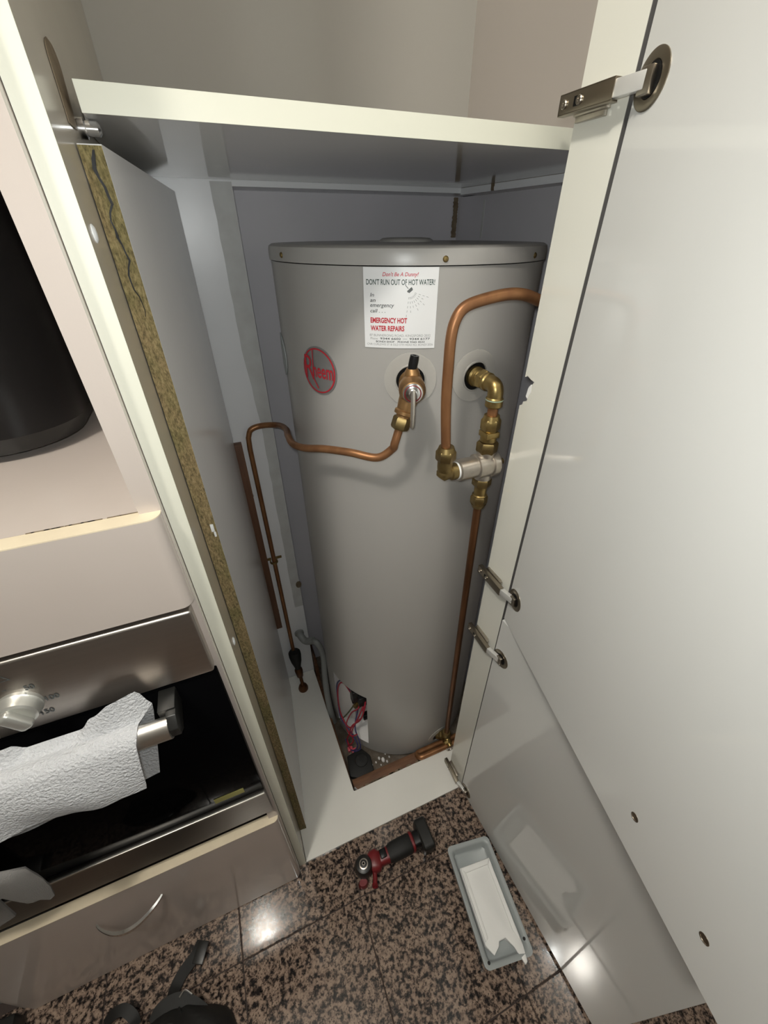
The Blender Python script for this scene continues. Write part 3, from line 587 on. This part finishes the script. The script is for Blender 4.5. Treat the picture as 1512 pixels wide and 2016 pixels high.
hexnut(bm := B(), (EX, GY, VZ + 0.034), ez, 0.0170, 0.019); lathe(bm, (EX, GY, VZ + 0.042), ez, [(0.0155, 0), (0.0125, 0.008)], 20); obj('elbow_nut', bm, 'brass_dull', mv)
hexnut(bm := B(), V - ez * 0.034, ez, 0.0175, 0.016); obj('union_nut', bm, 'brass_dull', mv)
bm = B(); lathe(bm, V - ez * 0.042, -ez, [(0.0115, 0), (0.0115, 0.018), (0.0140, 0.020), (0.0115, 0.024)], 20); obj('adaptor', bm, 'brass', mv)
hexnut(bm := B(), V - ez * 0.073, ez, 0.0160, 0.018); lathe(bm, V - ez * 0.081, -ez, [(0.0145, 0), (0.0115, 0.008)], 20); obj('compression_nut', bm, 'brass_dull', mv)
pts = [Vector((EX, GY, VZ + 0.036)), PY(878, 800, GY), PY(883, 720, GY), PY(888, 665, GY), PY(897, 630, GY), PY(914, 606, GY), PY(945, 592, GY), PY(995, 580, GY), PY(1030, 580, GY), PY(1060, 591, GY + .004), PY(1105, 612, GY + .015), Vector((0.60, 0.58, 1.33)), Vector((0.655, 0.60, 1.325))]
obj('hot_water_pipe', tube(B(), crom(pts, 9), 0.0079, 18), 'copper', label='thick copper pipe rising from the mixing valve and bending to the side wall', cat='pipe')
foot = Vector((0.455, 0.566, 0.042))
obj('cold_water_pipe', tube(B(), [Vector((GX, GY, VZ - 0.078)), Vector((GX, GY, VZ - 0.1)), foot + Vector((0, 0, 0.012))], 0.0076, 18), 'copper_dark', label='long dark copper pipe falling straight from the mixing valve to the floor', cat='pipe')
# brass tee at the inlet and copper pipes on the recess floor
tee = thing('inlet_tee', 'brass inlet tee and drain tap at the foot of the heater', 'fitting', (0.455, 0.56, -0.05))
bm = B(); lathe(bm, foot + Vector((0, 0, -.035)), ez, [(0.0125, 0), (0.0135, 0.010), (0.0135, 0.038), (0.0155, 0.040), (0.0155, 0.050), (0.012, 0.056)], 22); obj('body', bm, 'brass_dull', tee)
s = tank(11, TR - 0.002, 0.022); lathe(bm := B(), s, (foot + Vector((0, 0, -.008)) - s), [(0.0135, 0), (0.0135, .010), (0.0115, .012), (0.0115, (foot - s).length)], 20); hexnut(bm, s + (foot - s) * .55, foot - s, .0165, .010); obj('inlet_nipple', bm, 'brass_dull', tee)
bm = B(); lathe(bm, foot + Vector((0, -.008, -.012)), (0, -1, -.25), [(0.0115, 0), (0.0115, 0.016), (0.0090, 0.017), (0.0090, 0.024)], 20); hexnut(bm, foot + Vector((-.004, -.018, -.014)), (0, -1, -.25), .0135, .010); obj('drain_spout', bm, 'brass', tee)
bm = B(); p = foot + Vector((-.004, -.036, -.017)); tube(bm, [p + Vector((.0115 * math.cos(t), 0, .0115 * math.sin(t))) for t in [i * PI / 9 + PI for i in range(10)]], .003, 8); obj('tap_ring', bm, 'nickel', tee)
py0, py1 = 0.567, 0.543
bm = B(); zz = 0.001
pts = [Vector((0.60, py0, zz)), Vector((0.36, py0, zz))] + [Vector((0.355 - 0.012 * math.sin(t), (py0 + py1) / 2 + 0.012 * math.cos(t), zz + .008 * (1 - math.cos(t)))) for t in [i * PI / 8 for i in range(1, 8)]] + [Vector((0.36, py1, zz + .0165)), Vector((0.60, py1, zz + .0165))]
tube(bm, pts, 0.0088, 14); obj('copper_loop', bm, 'copper', label='copper pipe bent back on itself at the edge of the board cut-out', cat='pipe')
# timber battens round the recess, dark rubber pad, crumbs
obj('timber_batten', box(B(), 0.118, 0.640, 0.5425, 0.577, -0.0495, -0.0105, 0.0015), 'timber', label='brown timber batten along the front of the heater recess', cat='batten')
obj('timber_batten', box(B(), 0.1035, 0.1145, 0.5385, 0.985, -0.0495, -0.012, 0.0012), 'timber', label='thin dark timber batten along the side of the heater recess', cat='batten')
bm = B(); prism(bm, [(0.1045, -0.0495), (0.118, -0.0495), (0.118, 0.03), (0.113, 0.105), (0.1045, 0.13)], lambda x, z: (x, 0.988, z), lambda x, z: (x, 1.05, z)); obj('timber_offcut', bm, 'timber', label='stained timber offcut standing behind the grey conduit', cat='offcut')
bm = B(); pad = [PZ(*q, -0.03) for q in ((688, 1487), (716, 1472), (733, 1485), (741, 1515), (716, 1532), (694, 1528))]
prismZ(bm, [(p.x - .008, p.y + .002) for p in pad], -0.0495, -0.030, 0.004); lathe(bm, (pad[0].x + .033, pad[0].y - .030, -0.032), (0, 0, 1), [(0.024, 0), (0.021, 0.004), (0.012, 0.006)], 16)
obj('rubber_pad', bm, 'rubber', label='black rubber pad lying on the recess floor', cat='pad')
wl_ = ((748, 1497, .006), (756, 1500, .009), (760, 1488, .004), (768, 1494, .004), (742, 1505, .004), (735, 1510, .003), (752, 1510, .003), (764, 1503, .005))
bm = B()
for q in wl_:
    p = PZ(q[0], q[1], -0.048); s = q[2]; lathe(bm, (p.x, p.y + .008, -0.0497), (0, 0, 1), [(s, 0), (s * .9, s * .4), (s * .4, s * .7)], 7, sq=.7)
obj('plaster_crumbs', bm, 'insulation', label='pale plaster crumbs scattered on the recess floor', cat='debris', kind='stuff')
# bent white tape curl in the corner of the cut-out
bm = B(); g = [[Vector((0.116 + .006 * t, 0.543 + .006 * math.sin(3 * t), -0.018 + .024 * v + .003 * math.sin(5 * t + v))) for v in (0, .5, 1)] for t in [i / 6 * 1.8 for i in range(7)]]; sheet(bm, g, .0008)
obj('tape_scrap', bm, 'insulation', label='torn pale tape scrap in the corner of the cut-out', cat='tape')
# grey conduit
cd = thing('conduit', 'grey plastic conduit curving from the rear wall into the heater', 'conduit', (0.09, 0.9, 0.0))
c = [PY(589, 1246, 1.006), PY(592, 1252, 0.985), PY(602, 1262, 0.968), PY(618, 1261, 0.945)]
obj('wall_elbow', tube(B(), crom(c, 6), 0.0125, 18), 'conduit_grey', cd)
bm = B(); lathe(bm, c[0] + Vector((0, .003, 0)), (0, -1, -.1), [(0.0165, 0), (0.0165, .008), (.0125, .010)], 20); obj('socket', bm, 'conduit_grey', cd)
c2 = [PY(615, 1262, 0.950), PY(625, 1267, 0.925), PY(636, 1290, 0.912), PY(639, 1325, 0.880), PY(644, 1365, 0.840), PY(651, 1400, 0.812), PY(660, 1425, 0.802), PY(671, 1432, 0.790)]
obj('flexible_tube', tube(B(), crom(c2, 8), 0.0105, 16), 'conduit_grey', cd)
# wall batten of brown timber beside the pipe
tb = thing('wall_batten', 'brown vertical timber strip screwed to the rear wall', 'batten', (0.005, 1.0, 0.31))
bm = B(); box(bm, -0.012, 0.0175, 0.992, YW - 0.0005, 0.318, 1.016, .001); obj('strip', bm, 'timber_strip', tb)
for z in (0.86, 0.40): lathe(bm := B(), (0.0165, 1.0, z), (1, 0, .2), [(0.004, 0), (0.004, .002), (.002, .003)], 12); obj('screw', bm, 'chrome', tb)
p = PY(589, 1150, YW); bm = B(); lathe(bm, (XG - .004, YW + .0002, p.z), (0, -1, 0), [(0.016, 0), (0.015, 0.0015), (0.006, 0.0020)], 12, sq=.6); obj('trim_6', bm, 'stain_brown', kind=S)

# ================================================================== oven tower
OX0, OX1 = -0.690, -0.0925
ov = thing('oven_tower', 'beige laminate oven housing cabinet with an open appliance niche', 'cabinet', (-0.39, F, 0))
obj('side_panel', box(B(), -0.107, XLO - 0.0006, 0.411, YW - 0.002, 0.0, 2.3), 'beige_laminate', ov, smooth=False)
obj('side_panel', box(B(), -0.72, -0.698, 0.411, YW - 0.002, 0.0, 2.3), 'beige_laminate', ov, smooth=False)
obj('niche_floor', box(B(), -0.697, -0.1075, 0.4165, 0.98, 1.190, 1.2115), 'beige_laminate', ov, smooth=False)
obj('niche_back', box(B(), -0.697, -0.1075, 0.98, 1.0, 0.02, 2.29), 'beige_laminate', ov, smooth=False)
obj('niche_top', box(B(), -0.697, -0.1075, 0.4165, 0.98, 1.86, 1.88), 'beige_laminate', ov, smooth=False)
obj('carcass_rail', box(B(), -0.697, -0.1075, 0.43, 0.97, 0.405, 0.435), 'beige_laminate', ov, smooth=False)
def roundfront(bm, x0, x1, yf, yb, z0, z1, r):
    n = 8; pts = [(x0, yb), (x0, yf)] + [(x1 - r + r * math.sin(t), yf + r - r * math.cos(t)) for t in [i / n * PI / 2 for i in range(n + 1)]] + [(x1, yb)]
    return prismZ(bm, pts, z0, z1)
fa = obj('fascia', roundfront(B(), -0.697, -0.0865, 0.395, 0.4155, 1.083, 1.2105, 0.013), 'beige_laminate', ov, label='plain beige fascia between niche and oven')
obj('fascia_edge', roundfront(B(), -0.697, -0.0865, 0.395, 0.4155, 1.2105, 1.2118, 0.013), 'cream_edge', fa, label='cream top edging')
bm = B()
for px in (60, 80, 98, 110, 118, 134, 150, 172, 186, 224, 242, 260):
    p = PZ(px, 1056 - px * .149, 1.212); w2 = random.uniform(.003, .008); box(bm, p.x - w2, p.x + w2, 0.4150, 0.4165, 1.2105, 1.2122)
obj('edge_chips', bm, 'stain_brown', fa, smooth=False, kind='stuff')
dr = obj('drawer', roundfront(B(), -0.697, -0.0880, 0.400, 0.4200, 0.004, 0.3990, 0.011), 'beige_laminate', ov, label='wide beige drawer front below the oven')
obj('drawer_edge', roundfront(B(), -0.697, -0.0880, 0.400, 0.4200, 0.3990, 0.4003, 0.011), 'cream_edge', dr, label='cream top edging')
bm = B(); hx0, hx1, hz = -0.470, -0.347, 0.300; g = []
pth = [Vector((hx0 + (hx1 - hx0) * t, 0.3995 - 0.036 * math.sin(PI * t) ** 0.8 if 0 < t < 1 else 0.399, hz + 0.004 * math.sin(PI * t))) for t in [i / 24 for i in range(25)]]
rows = []
for i, p in enumerate(pth):
    t = i / 24; h = 0.0022 + 0.0045 * math.sin(PI * t)
    rows.append([Vector((p.x, p.y, p.z - h)), Vector((p.x, p.y - .0025, p.z - h * .4)), Vector((p.x, p.y - .0010, p.z + h * .5)), Vector((p.x, p.y + .004, p.z + h))])
sheet(bm, rows, .002); obj('drawer_handle', bm, 'chrome', dr, label='curved metal bow handle')

oven = thing('built_in_oven', 'built-in oven with steel control panel and black glass door', 'oven', (-0.39, 0.41, 0.44))
obj('cavity', box(B(), OX0 + 0.02, OX1 - 0.03, 0.424, 0.95, 0.45, 1.07), 'black', oven, smooth=False)
pan = obj('control_panel', box(B(), OX0, OX1, 0.396, 0.423, 0.953, 1.074, 0.004, None, 3), 'steel', oven, label='brushed steel control panel')
gl = obj('glass_door', box(B(), OX0, OX1 + 0.001, 0.401, 0.423, 0.558, 0.946, 0.002), 'black_gloss', oven, label='glossy black glass oven door')
obj('energy_label', box(B(), -0.176, -0.124, 0.4003, 0.4009, 0.582, 0.598), 'label_olive', gl, smooth=False, label='small olive paper label')
bm = B(); prism(bm, [(0.396, 0.556), (0.423, 0.556), (0.423, 0.444), (0.406, 0.444), (0.398, 0.545)], lambda y, z: (OX0, y, z), lambda y, z: (OX1 + .001, y, z)); obj('bottom_trim', bm, 'steel_dark', oven, smooth=False, label='steel trim below the oven door')
obj('trim_lip', box(B(), OX0, OX1, 0.3955, 0.4005, 0.5540, 0.5565, 0.0006), 'steel_bright', oven)
BX1, BY, BZ = -0.157, 0.358, 0.920
hd = obj('handle', tube(B(), [(-0.64, BY, BZ), (-0.5, BY, BZ), (-0.3, BY, BZ), (BX1, BY, BZ)], 0.0180, 24, 0.72), 'steel_bright', oven, label='oval steel bar handle')
for x, s in ((BX1, 1), (-0.64, -1)):
    bm = B(); M = Matrix.Identity(4)
    prism(bm, [(BY - .010, BZ + .006), (BY + .002, BZ + .020), (0.400, 0.944), (0.400, 0.910), (BY + .004, BZ - .0195), (BY - .0085, BZ - .010)], lambda y, z, x=x, s=s: (x - s * .001, y, z), lambda y, z, x=x, s=s: (x + s * 0.011, y, z), 0.001)
    box(bm, min(x + s * .0108, x - s * .010), max(x + s * .0108, x - s * .010), BY + .010, 0.4005, 0.912, 0.944, 0.001)
    obj('handle_bracket', bm, 'black_gloss' if s < 0 else 'tool_black', oven, label='black end bracket of the handle')
kc = PY(36, 1404, 0.384); kx, kz = kc.x, kc.z
bm = B(); lathe(bm, (kx, 0.396, kz), (0, -1, 0), [(0.0215, 0), (0.0215, 0.004), (0.0200, 0.006), (0.0190, 0.016), (0.0165, 0.018)], 40); kn = obj('knob', bm, 'knob_silver', oven, label='round silver temperature knob')
bm = B(); M = Matrix.Translation((kx, 0.378, kz)) @ Matrix.Rotation(math.radians(-28), 4, 'Y'); box(bm, -0.0080, 0.0080, -0.0100, 0.002, -0.0170, 0.0170, 0.0050, M, 4); obj('knob_grip', bm, 'knob_silver', kn)
pf = lambda u, v: Vector((u, 0.3955, v))
for tx, px, py, w2 in (('50', 57, 1353, .0095), ('100', 103, 1372, .0135), ('150', 94, 1400, .0135)):
    p = PY(px, py, 0.3955); bm = B(); put_text(bm, tx, pf, p.x - w2 / 2, p.x + w2 / 2, p.z - .0040, p.z + .0040, .02); obj('dial_number', bm, 'print_grey', pan, smooth=False)
for px, py in ((86, 1377), (79, 1404), (46, 1364), (8, 1360)):
    p = PY(px, py, 0.3955); bm = B(); bm.faces.new([bm.verts.new(pf(p.x + a, p.z + b)) for a, b in ((-.002, -.0006), (.002, -.0006), (.002, .0006), (-.002, .0006))]); obj('dial_tick', bm, 'print_grey', pan, smooth=False)
p = PY(4, 1338, 0.3955); bm = B(); tv = [(-.006, -.004), (.006, -.004), (0, .006)]; ti = [(q[0] * .72, q[1] * .72 - .0002) for q in tv]
vo = [bm.verts.new(pf(p.x + q[0], p.z + q[1])) for q in tv]; vi = [bm.verts.new(pf(p.x + q[0], p.z + q[1])) for q in ti]
for k in range(3): bm.faces.new((vo[k], vo[(k + 1) % 3], vi[(k + 1) % 3], vi[k]))
obj('dial_symbol', bm, 'print_grey', pan, smooth=False)

# paper towel over the handle
def lerpt(tab, x):
    for (x0, y0), (x1, y1) in zip(tab, tab[1:]):
        if x0 <= x <= x1:
            t = (x - x0) / (x1 - x0); t = t * t * (3 - 2 * t); return y0 + (y1 - y0) * t
    return tab[0][1] if x < tab[0][0] else tab[-1][1]
FY = BY - 0.026
fh = [PY(*q, FY) for q in ((-70, 1685), (0, 1657), (56, 1634), (139, 1606), (194, 1590), (245, 1564), (289, 1549))]
front_hem = [(p.x, p.z) for p in fh]; XF1 = fh[-1].x
cr_ = [PY(*q, 0.380) for q in ((-60, 1490), (0, 1478), (20, 1471), (60, 1479), (100, 1492), (115, 1492), (135, 1478), (160, 1440), (180, 1412), (215, 1386), (265, 1366), (299, 1386))]
crest = [(p.x, max(p.z, BZ + .0235)) for p in cr_]; XB1 = cr_[-1].x
bm = B(); g = []; NU = 72; XT = -0.432; xtop = PY(245, 1441, BY - .017).x
for i in range(NU + 1):
    u = i / NU; row = []
    xh = XT + (XF1 - XT) * u; xf = XT + (xtop - XT) * u; xb = XT + (XB1 - XT) * u
    hf = lerpt(front_hem, xh); cr = lerpt(crest, xb); fl_ = max(0, min(1, (cr - BZ - .022) / .03))
    for j in range(15):                                   # front hem up to the bar
        t = j / 14; t2 = t ** .8
        row.append(Vector((xh + (xf - xh) * t2, BY - .0155 - .0105 * (1 - t) - .006 * math.sin(PI * (1 - t)) - .004 * math.sin(9 * u + 3 * t) * (1 - t), hf + (BZ + .008 - hf) * t)))
    row.append(Vector((xf + .003 * u, BY - .008, BZ + .0175))); row.append(Vector((xf + .004 * u, BY + .001, BZ + .0205)))
    for j in range(1, 8):                                 # flap standing up between bar and panel
        t = j / 7; row.append(Vector((xf + (xb - xf) * t, BY + .008 + .015 * t + .003 * math.sin(14 * u) * t * fl_, BZ + .0135 + (cr - BZ - .0135) * t ** 1.2)))
    br = PY(315, 1516, 0.384)
    for j in range(1, 12):                                # and falling behind the bar
        t = j / 11; zb_ = br.z - .012 * (1 - u) * 2; row.append(Vector((xb + (br.x - XB1) * t * u, BY + .0235 + .004 * math.sin(PI * t) + .001 * math.sin(20 * u), cr - .004 - (cr - .004 - zb_) * t)))
    g.append(row)
sheet(bm, g, .0016); obj('paper_towel', bm, 'paper', label='white quilted paper towel draped over the oven handle', cat='paper towel', ang=70)
# grey cloth further along the handle
CYF = BY - .024
ed = [PY(*q, CYF) for q in ((0, 1698), (50, 1720), (80, 1737), (97, 1752), (107, 1769))]; ztip = ed[-1].z; xe = sum(p.x for p in ed) / 5
edge = sorted([(p.z, p.x) for p in ed] + [(.79, -.437), (BZ, -.437)])
hem = [PY(*q, CYF) for q in ((-80, 1795), (0, 1772), (28, 1781), (56, 1781), (75, 1773), (99, 1775), (107, 1769))]; hem = [(p.x, p.z) for p in hem]
bk = PY(32, 1797, BY + .022)
bm = B(); g = []
for i in range(31):
    u = i / 30; row = []
    for j in range(19):
        t = j / 18; z0 = lerpt(hem, -.60 + (hem[-1][0] + .60) * u); z = z0 + (BZ - z0) * t; x1 = lerpt(edge, z); x = -.60 + (x1 + .60) * u
        row.append(Vector((x, CYF + .0055 * t - .008 * math.sin(PI * t) * math.sin(9 * u) ** 2 * (1 - t) + .004 * (u > .93) * (u - .93) / .07, z)))
    x = -.60 + (edge[-1][1] + .60) * u
    row += [Vector((x, BY - .010, BZ + .0170)), Vector((x, BY, BZ + .0195)), Vector((x, BY + .010, BZ + .0170))]
    for j in range(13):
        t = j / 12; row.append(Vector((x + (bk.x - edge[-1][1]) * t * u, BY + .0190 + .003 * math.sin(7 * u) * t, BZ - (BZ - bk.z + .012 * (1 - u)) * t)))
    g.append(row)
sheet(bm, g, .0035); jit(bm, .0003); obj('grey_cloth', bm, 'grey_cloth', label='thick grey cloth hanging from the far end of the oven handle', cat='cloth', ang=70)

# black appliance in the niche
ap = thing('kitchen_appliance', 'large black countertop appliance standing in the cabinet niche', 'appliance', (-0.345, 0.76, 1.2115))
def rrect(cx, cy, hx, hy, r, n=8):
    out = []
    for sx, sy, a0 in ((1, 1, 0), (-1, 1, 90), (-1, -1, 180), (1, -1, 270)):
        for k in range(n + 1):
            a = math.radians(a0 + 90 * k / n); out.append((cx + sx * (hx - r) + r * math.cos(a), cy + sy * (hy - r) + r * math.sin(a)))
    return out
def loft(bm, secs, cap=True):
    R_ = [[bm.verts.new((x, y, z)) for x, y in pts] for pts, z in secs]; n = len(R_[0])
    for q in range(len(R_) - 1):
        for k in range(n): bm.faces.new((R_[q][k], R_[q][(k + 1) % n], R_[q + 1][(k + 1) % n], R_[q + 1][k]))
    if cap: bm.faces.new(R_[0][::-1]); bm.faces.new(R_[-1])
    return bm
acx, acy = -0.345, 0.765
bm = B(); loft(bm, [(rrect(acx, acy, .150, .165, .085), 1.222), (rrect(acx, acy, .158, .172, .088), 1.244)]); obj('base', bm, 'tool_black', ap)
bm = B(); loft(bm, [(rrect(acx, acy, .160, .174, .088), 1.2445), (rrect(acx, acy, .166, .180, .09), 1.30), (rrect(acx, acy, .170, .184, .09), 1.45), (rrect(acx, acy, .166, .180, .09), 1.58), (rrect(acx, acy, .14, .15, .08), 1.62)]); obj('body', bm, 'black', ap)
for x, y in ((-.42, .66), (-.265, .645), (-.42, .87), (-.27, .87)): lathe(bm := B(), (x, y, 1.2117), (0, 0, 1), [(.016, 0), (.016, .011)], 16); obj('foot', bm, 'rubber', ap)

# ================================================================== things on the floor
# cordless tool
tl = thing('cordless_ratchet', 'red and black cordless power tool lying on the granite floor', 'power tool', (0.17, 0.35, 0))
h0 = PZ(716, 1703, 0.045); h1 = PZ(842, 1640, 0.03); ax = Vector((h1.x - h0.x, h1.y - h0.y, 0)); LT = ax.length; ax.normalize(); sdv = Vector((-ax.y, ax.x, 0))
def TP(t, s, z): return Vector((h0.x, h0.y, 0)) + ax * t + sdv * s + Vector((0, 0, z))
bm = B(); lathe(bm, TP(0, 0, 0.002), (0, 0, 1), [(0.017, 0), (0.022, 0.006), (0.0245, 0.022), (0.0245, 0.040), (0.020, 0.050), (0.012, 0.053)], 32); hd_ = obj('gear_head', bm, 'tool_black', tl)
bm = B(); lathe(bm, TP(0, 0, 0.052), (0, 0, 1), [(0.012, 0), (0.012, 0.004), (0.0095, 0.0045), (0.0085, 0.001)], 24); obj('chuck_ring', bm, 'nickel', hd_)
bm = B(); lathe(bm, TP(0, 0, 0.052), (0, 0, 1), [(0.0048, 0), (0.0048, 0.008), (0.003, 0.008), (0.003, 0.003)], 6); obj('drive_socket', bm, 'nickel', hd_)
def section(t, hw, z0, z1, p=3.0, n=20):
    out = []
    for k in range(n):
        a = 2 * PI * k / n; c_, s_ = math.cos(a), math.sin(a); out.append(TP(t, hw * math.copysign(abs(c_) ** (2 / p), c_), (z0 + z1) / 2 + (z1 - z0) / 2 * math.copysign(abs(s_) ** (2 / p), s_)))
    return out
def lofts(bm, secs):
    R_ = [[bm.verts.new(q) for q in s] for s in secs]; n = len(R_[0])
    for q in range(len(R_) - 1):
        for k in range(n): bm.faces.new((R_[q][k], R_[q][(k + 1) % n], R_[q + 1][(k + 1) % n], R_[q + 1][k]))
    bm.faces.new(R_[0][::-1]); bm.faces.new(R_[-1]); return bm
obj('collar', lofts(B(), [section(.018, .022, .004, .046), section(.026, .026, .003, .048), section(.040, .026, .003, .048), section(.046, .021, .006, .044)]), 'tool_red', tl, label='red collar')
bm = B(); lofts(bm, [section(.044, .018, .008, .040), section(.060, .018, .006, .042), section(.075, .020, .006, .042)]); obj('trigger_housing', bm, 'tool_red', tl)
box(bm := B(), -.009, .009, -.011, .011, 0, .008, .003, Matrix.Translation(TP(.058, .004, .0385)) @ Matrix.Rotation(math.atan2(ax.y, ax.x), 4, 'Z')); obj('trigger', bm, 'black', tl)
obj('grip', lofts(B(), [section(.072, .0195, .006, .043), section(.085, .0225, .005, .047), section(.11, .0235, .004, .049), section(.135, .0235, .004, .048), section(.146, .020, .007, .044)]), 'rubber', tl, label='dark rubber grip')
bm = B(); lofts(bm, [section(.141, .0245, .004, .049), section(.147, .0250, .003, .049), section(.150, .022, .006, .045)]); obj('grip_band', bm, 'tool_red', tl, label='red band')
obj('battery_neck', lofts(B(), [section(.149, .020, .006, .044, 4), section(.168, .021, .004, .046, 4)]), 'black', tl)
bm = B(); lofts(bm, [section(.166, .036, .002, .050, 6), section(.170, .040, .0008, .054, 6), section(.196, .040, .0008, .054, 6), section(.200, .037, .003, .051, 6)]); obj('battery', bm, 'tool_black', tl)
bm = B(); tube(bm, [TP(.024, -.02, .03), TP(.020, -.034, .024), TP(.016, -.042, .016)], .006, 12); lathe(bm, TP(.016, -.042, .016), (ax * -.2 - sdv * .7 + Vector((0, 0, .3))), [(.008, 0), (.008, .006), (.005, .0065), (.0045, .002)], 16); obj('side_latch', bm, 'tool_red', tl)
bm = B(); lathe(bm, TP(-.012, -.028, .003), (0, 0, 1), [(.010, 0), (.011, .006), (.008, .020)], 14, sq=1.3); obj('red_tab', bm, 'tool_red', tl)

# grey plastic access cover with its foam liner
cv = thing('heater_cover', 'grey plastic access cover lying hollow side up by the lower door', 'cover', (0.36, 0.18, 0))
c00 = PZ(879, 1668, 0.034); c10 = Vector((c00.x + .122, c00.y - .020, 0)); c01 = PZ(958, 1914, 0.034)
U = Vector((c10.x - c00.x, c10.y - c00.y, 0)); Wd = U.length; U.normalize(); Vv = Vector((c01.x - c00.x, c01.y - c00.y, 0)); Ln = Vv.length; Vv.normalize(); Oc = Vector((c00.x, c00.y, 0))
def CV(u, v, z): return Oc + U * u + Vv * v + Vector((0, 0, z))
def ring(i, z, r=0.012, n=5, d0=0, d1=0):
    out = []
    for sx, sy, a0 in ((1, 1, 0), (0, 1, 90), (0, 0, 180), (1, 0, 270)):
        cx_ = (Wd - i - r) if sx else (i + r); cy_ = (Ln - i - r - d1) if sy else (i + r + d0)
        for k in range(n + 1):
            a = math.radians(a0 + 90 * k / n); out.append(CV(cx_ + r * math.cos(a), cy_ + r * math.sin(a), z))
    return out
bm = B(); lofts(bm, [ring(.004, .0006), ring(.001, .020), ring(0, .034), ring(.007, .0345), ring(.012, .030), ring(.015, .010), ring(.018, .007, .02)]); obj('shell', bm, 'plastic_grey', cv, ang=50)
bm = B(); fz0, fz1 = .0072, .029; ins = .0175
fo_ = [(ins, .050), (Wd - ins, .046), (Wd - ins + .001, Ln - .022), (Wd - ins - .005, Ln + .006), (Wd - ins - .012, Ln + .010), (Wd - ins - .022, Ln - .024), (Wd - ins - .034, Ln - .042), (Wd - ins - .052, Ln - .040), (Wd - ins - .056, Ln - .032), (ins + .014, Ln - .020), (ins + .001, Ln - .040)]
prism(bm, fo_, lambda u, v: tuple(CV(u, v, fz0 if v < Ln - .03 else fz0 + .018)), lambda u, v: tuple(CV(u, v, fz1 if v < Ln - .0 else fz1 + .009)), .002)
fm = obj('foam_liner', bm, 'foam_white', cv, label='white polystyrene liner', ang=50)
bm = B(); rimw = .012
prism(bm, [(ins + .002, .052), (ins + rimw, .052 + rimw), (ins + rimw, Ln - .05), (ins + .003, Ln - .045)], lambda u, v: tuple(CV(u, v, fz1 - .001)), lambda u, v: tuple(CV(u, v, fz1 + .006)), .0015)
prism(bm, [(Wd - ins - .002, .048), (Wd - ins - rimw, .050 + rimw), (Wd - ins - rimw, Ln - .05), (Wd - ins - .002, Ln - .024)], lambda u, v: tuple(CV(u, v, fz1 - .001)), lambda u, v: tuple(CV(u, v, fz1 + .006)), .0015)
prism(bm, [(ins + .002, .052), (Wd - ins - .002, .048), (Wd - ins - rimw, .048 + rimw), (ins + rimw, .052 + rimw)], lambda u, v: tuple(CV(u, v, fz1 - .001)), lambda u, v: tuple(CV(u, v, fz1 + .006)), .0015)
obj('liner_rim', bm, 'foam_white', fm, ang=50)
for u, v in ((.012, Ln - .012), (Wd - .010, Ln - .030)):
    p = CV(u, v, .034); lathe(bm := B(), p, (0, 0, 1), [(.0035, 0), (.0035, .0012), (.001, .0014)], 12); obj('screw_hole', bm, 'black', cv)

# black tool bag lying in front of the drawer
bg = thing('tool_bag', 'black tool bag with webbing straps lying on the floor by the drawer', 'bag', (-0.40, 0.24, 0))
bc = Vector((-0.395, 0.185, 0)); bm = B(); rows = []
for i in range(13):
    ph = PI / 2 * i / 12; row = []
    for k in range(36):
        t = 2 * PI * k / 36; rr = 1 + .07 * math.sin(3 * t + 1) + .05 * math.sin(5 * t)
        row.append(bc + Vector((.110 * rr * math.cos(t) * math.cos(ph) ** .7, .105 * rr * math.sin(t) * math.cos(ph) ** .7, .0008 + .085 * math.sin(ph) * (1 + .12 * math.sin(4 * t + i)))))
    rows.append(row + [row[0]])
sheet(bm, rows); bmesh.ops.remove_doubles(bm, verts=bm.verts, dist=.0004); obj('pouch', bm, 'rubber', bg)
def strap(pts, wdt, th=.004):
    bm = B(); pp = crom(pts, 8); g = []
    for i, p in enumerate(pp):
        d = (pp[min(i + 1, len(pp) - 1)] - pp[max(0, i - 1)]); n_ = Vector((-d.y, d.x, 0)).normalized(); g.append([p - n_ * wdt, p + n_ * wdt])
    sheet(bm, g, th); obj('strap', bm, 'rubber', bg, ang=60)
q = [PZ(398, 1852, .006), PZ(385, 1880, .012), PZ(360, 1915, .010), PZ(345, 1945, .012), PZ(338, 1975, .03), PZ(345, 2005, .06)]; strap(q, .013)
strap([PZ(300, 2016, .05), PZ(318, 1985, .055), PZ(355, 1968, .05), PZ(392, 1985, .035), PZ(415, 2012, .02)], .012)
strap([PZ(205, 2020, .012), PZ(222, 1998, .03), PZ(243, 1988, .035), PZ(262, 2002, .03), PZ(268, 2020, .02)], .010)
p = PZ(395, 1862, .010); box(bm := B(), -.013, .013, -.020, .020, 0, .006, .002, Matrix.Translation((p.x, p.y - .012, .007)) @ Matrix.Rotation(-.45, 4, 'Z')); obj('strap_end', bm, 'tool_black', bg)
p = PZ(365, 1962, .05); tube(bm := B(), crom([p + Vector((-.012, .004, 0)), p + Vector((0, .010, .004)), p + Vector((.014, -.002, 0))], 5), .002, 8); obj('buckle', bm, 'chrome', bg, label='small chrome buckle')
p = PZ(20, 2000, .03); bm = B(); box(bm, p.x - .09, p.x + .022, p.y - .16, p.y - .004, .0006, .055, .006); box(bm, p.x - .05, p.x - .01, p.y - .10, p.y - .06, .055, .062, .003)
obj('tool_case', bm, 'tool_black', label='small black tool case on the floor against the drawer', cat='case')
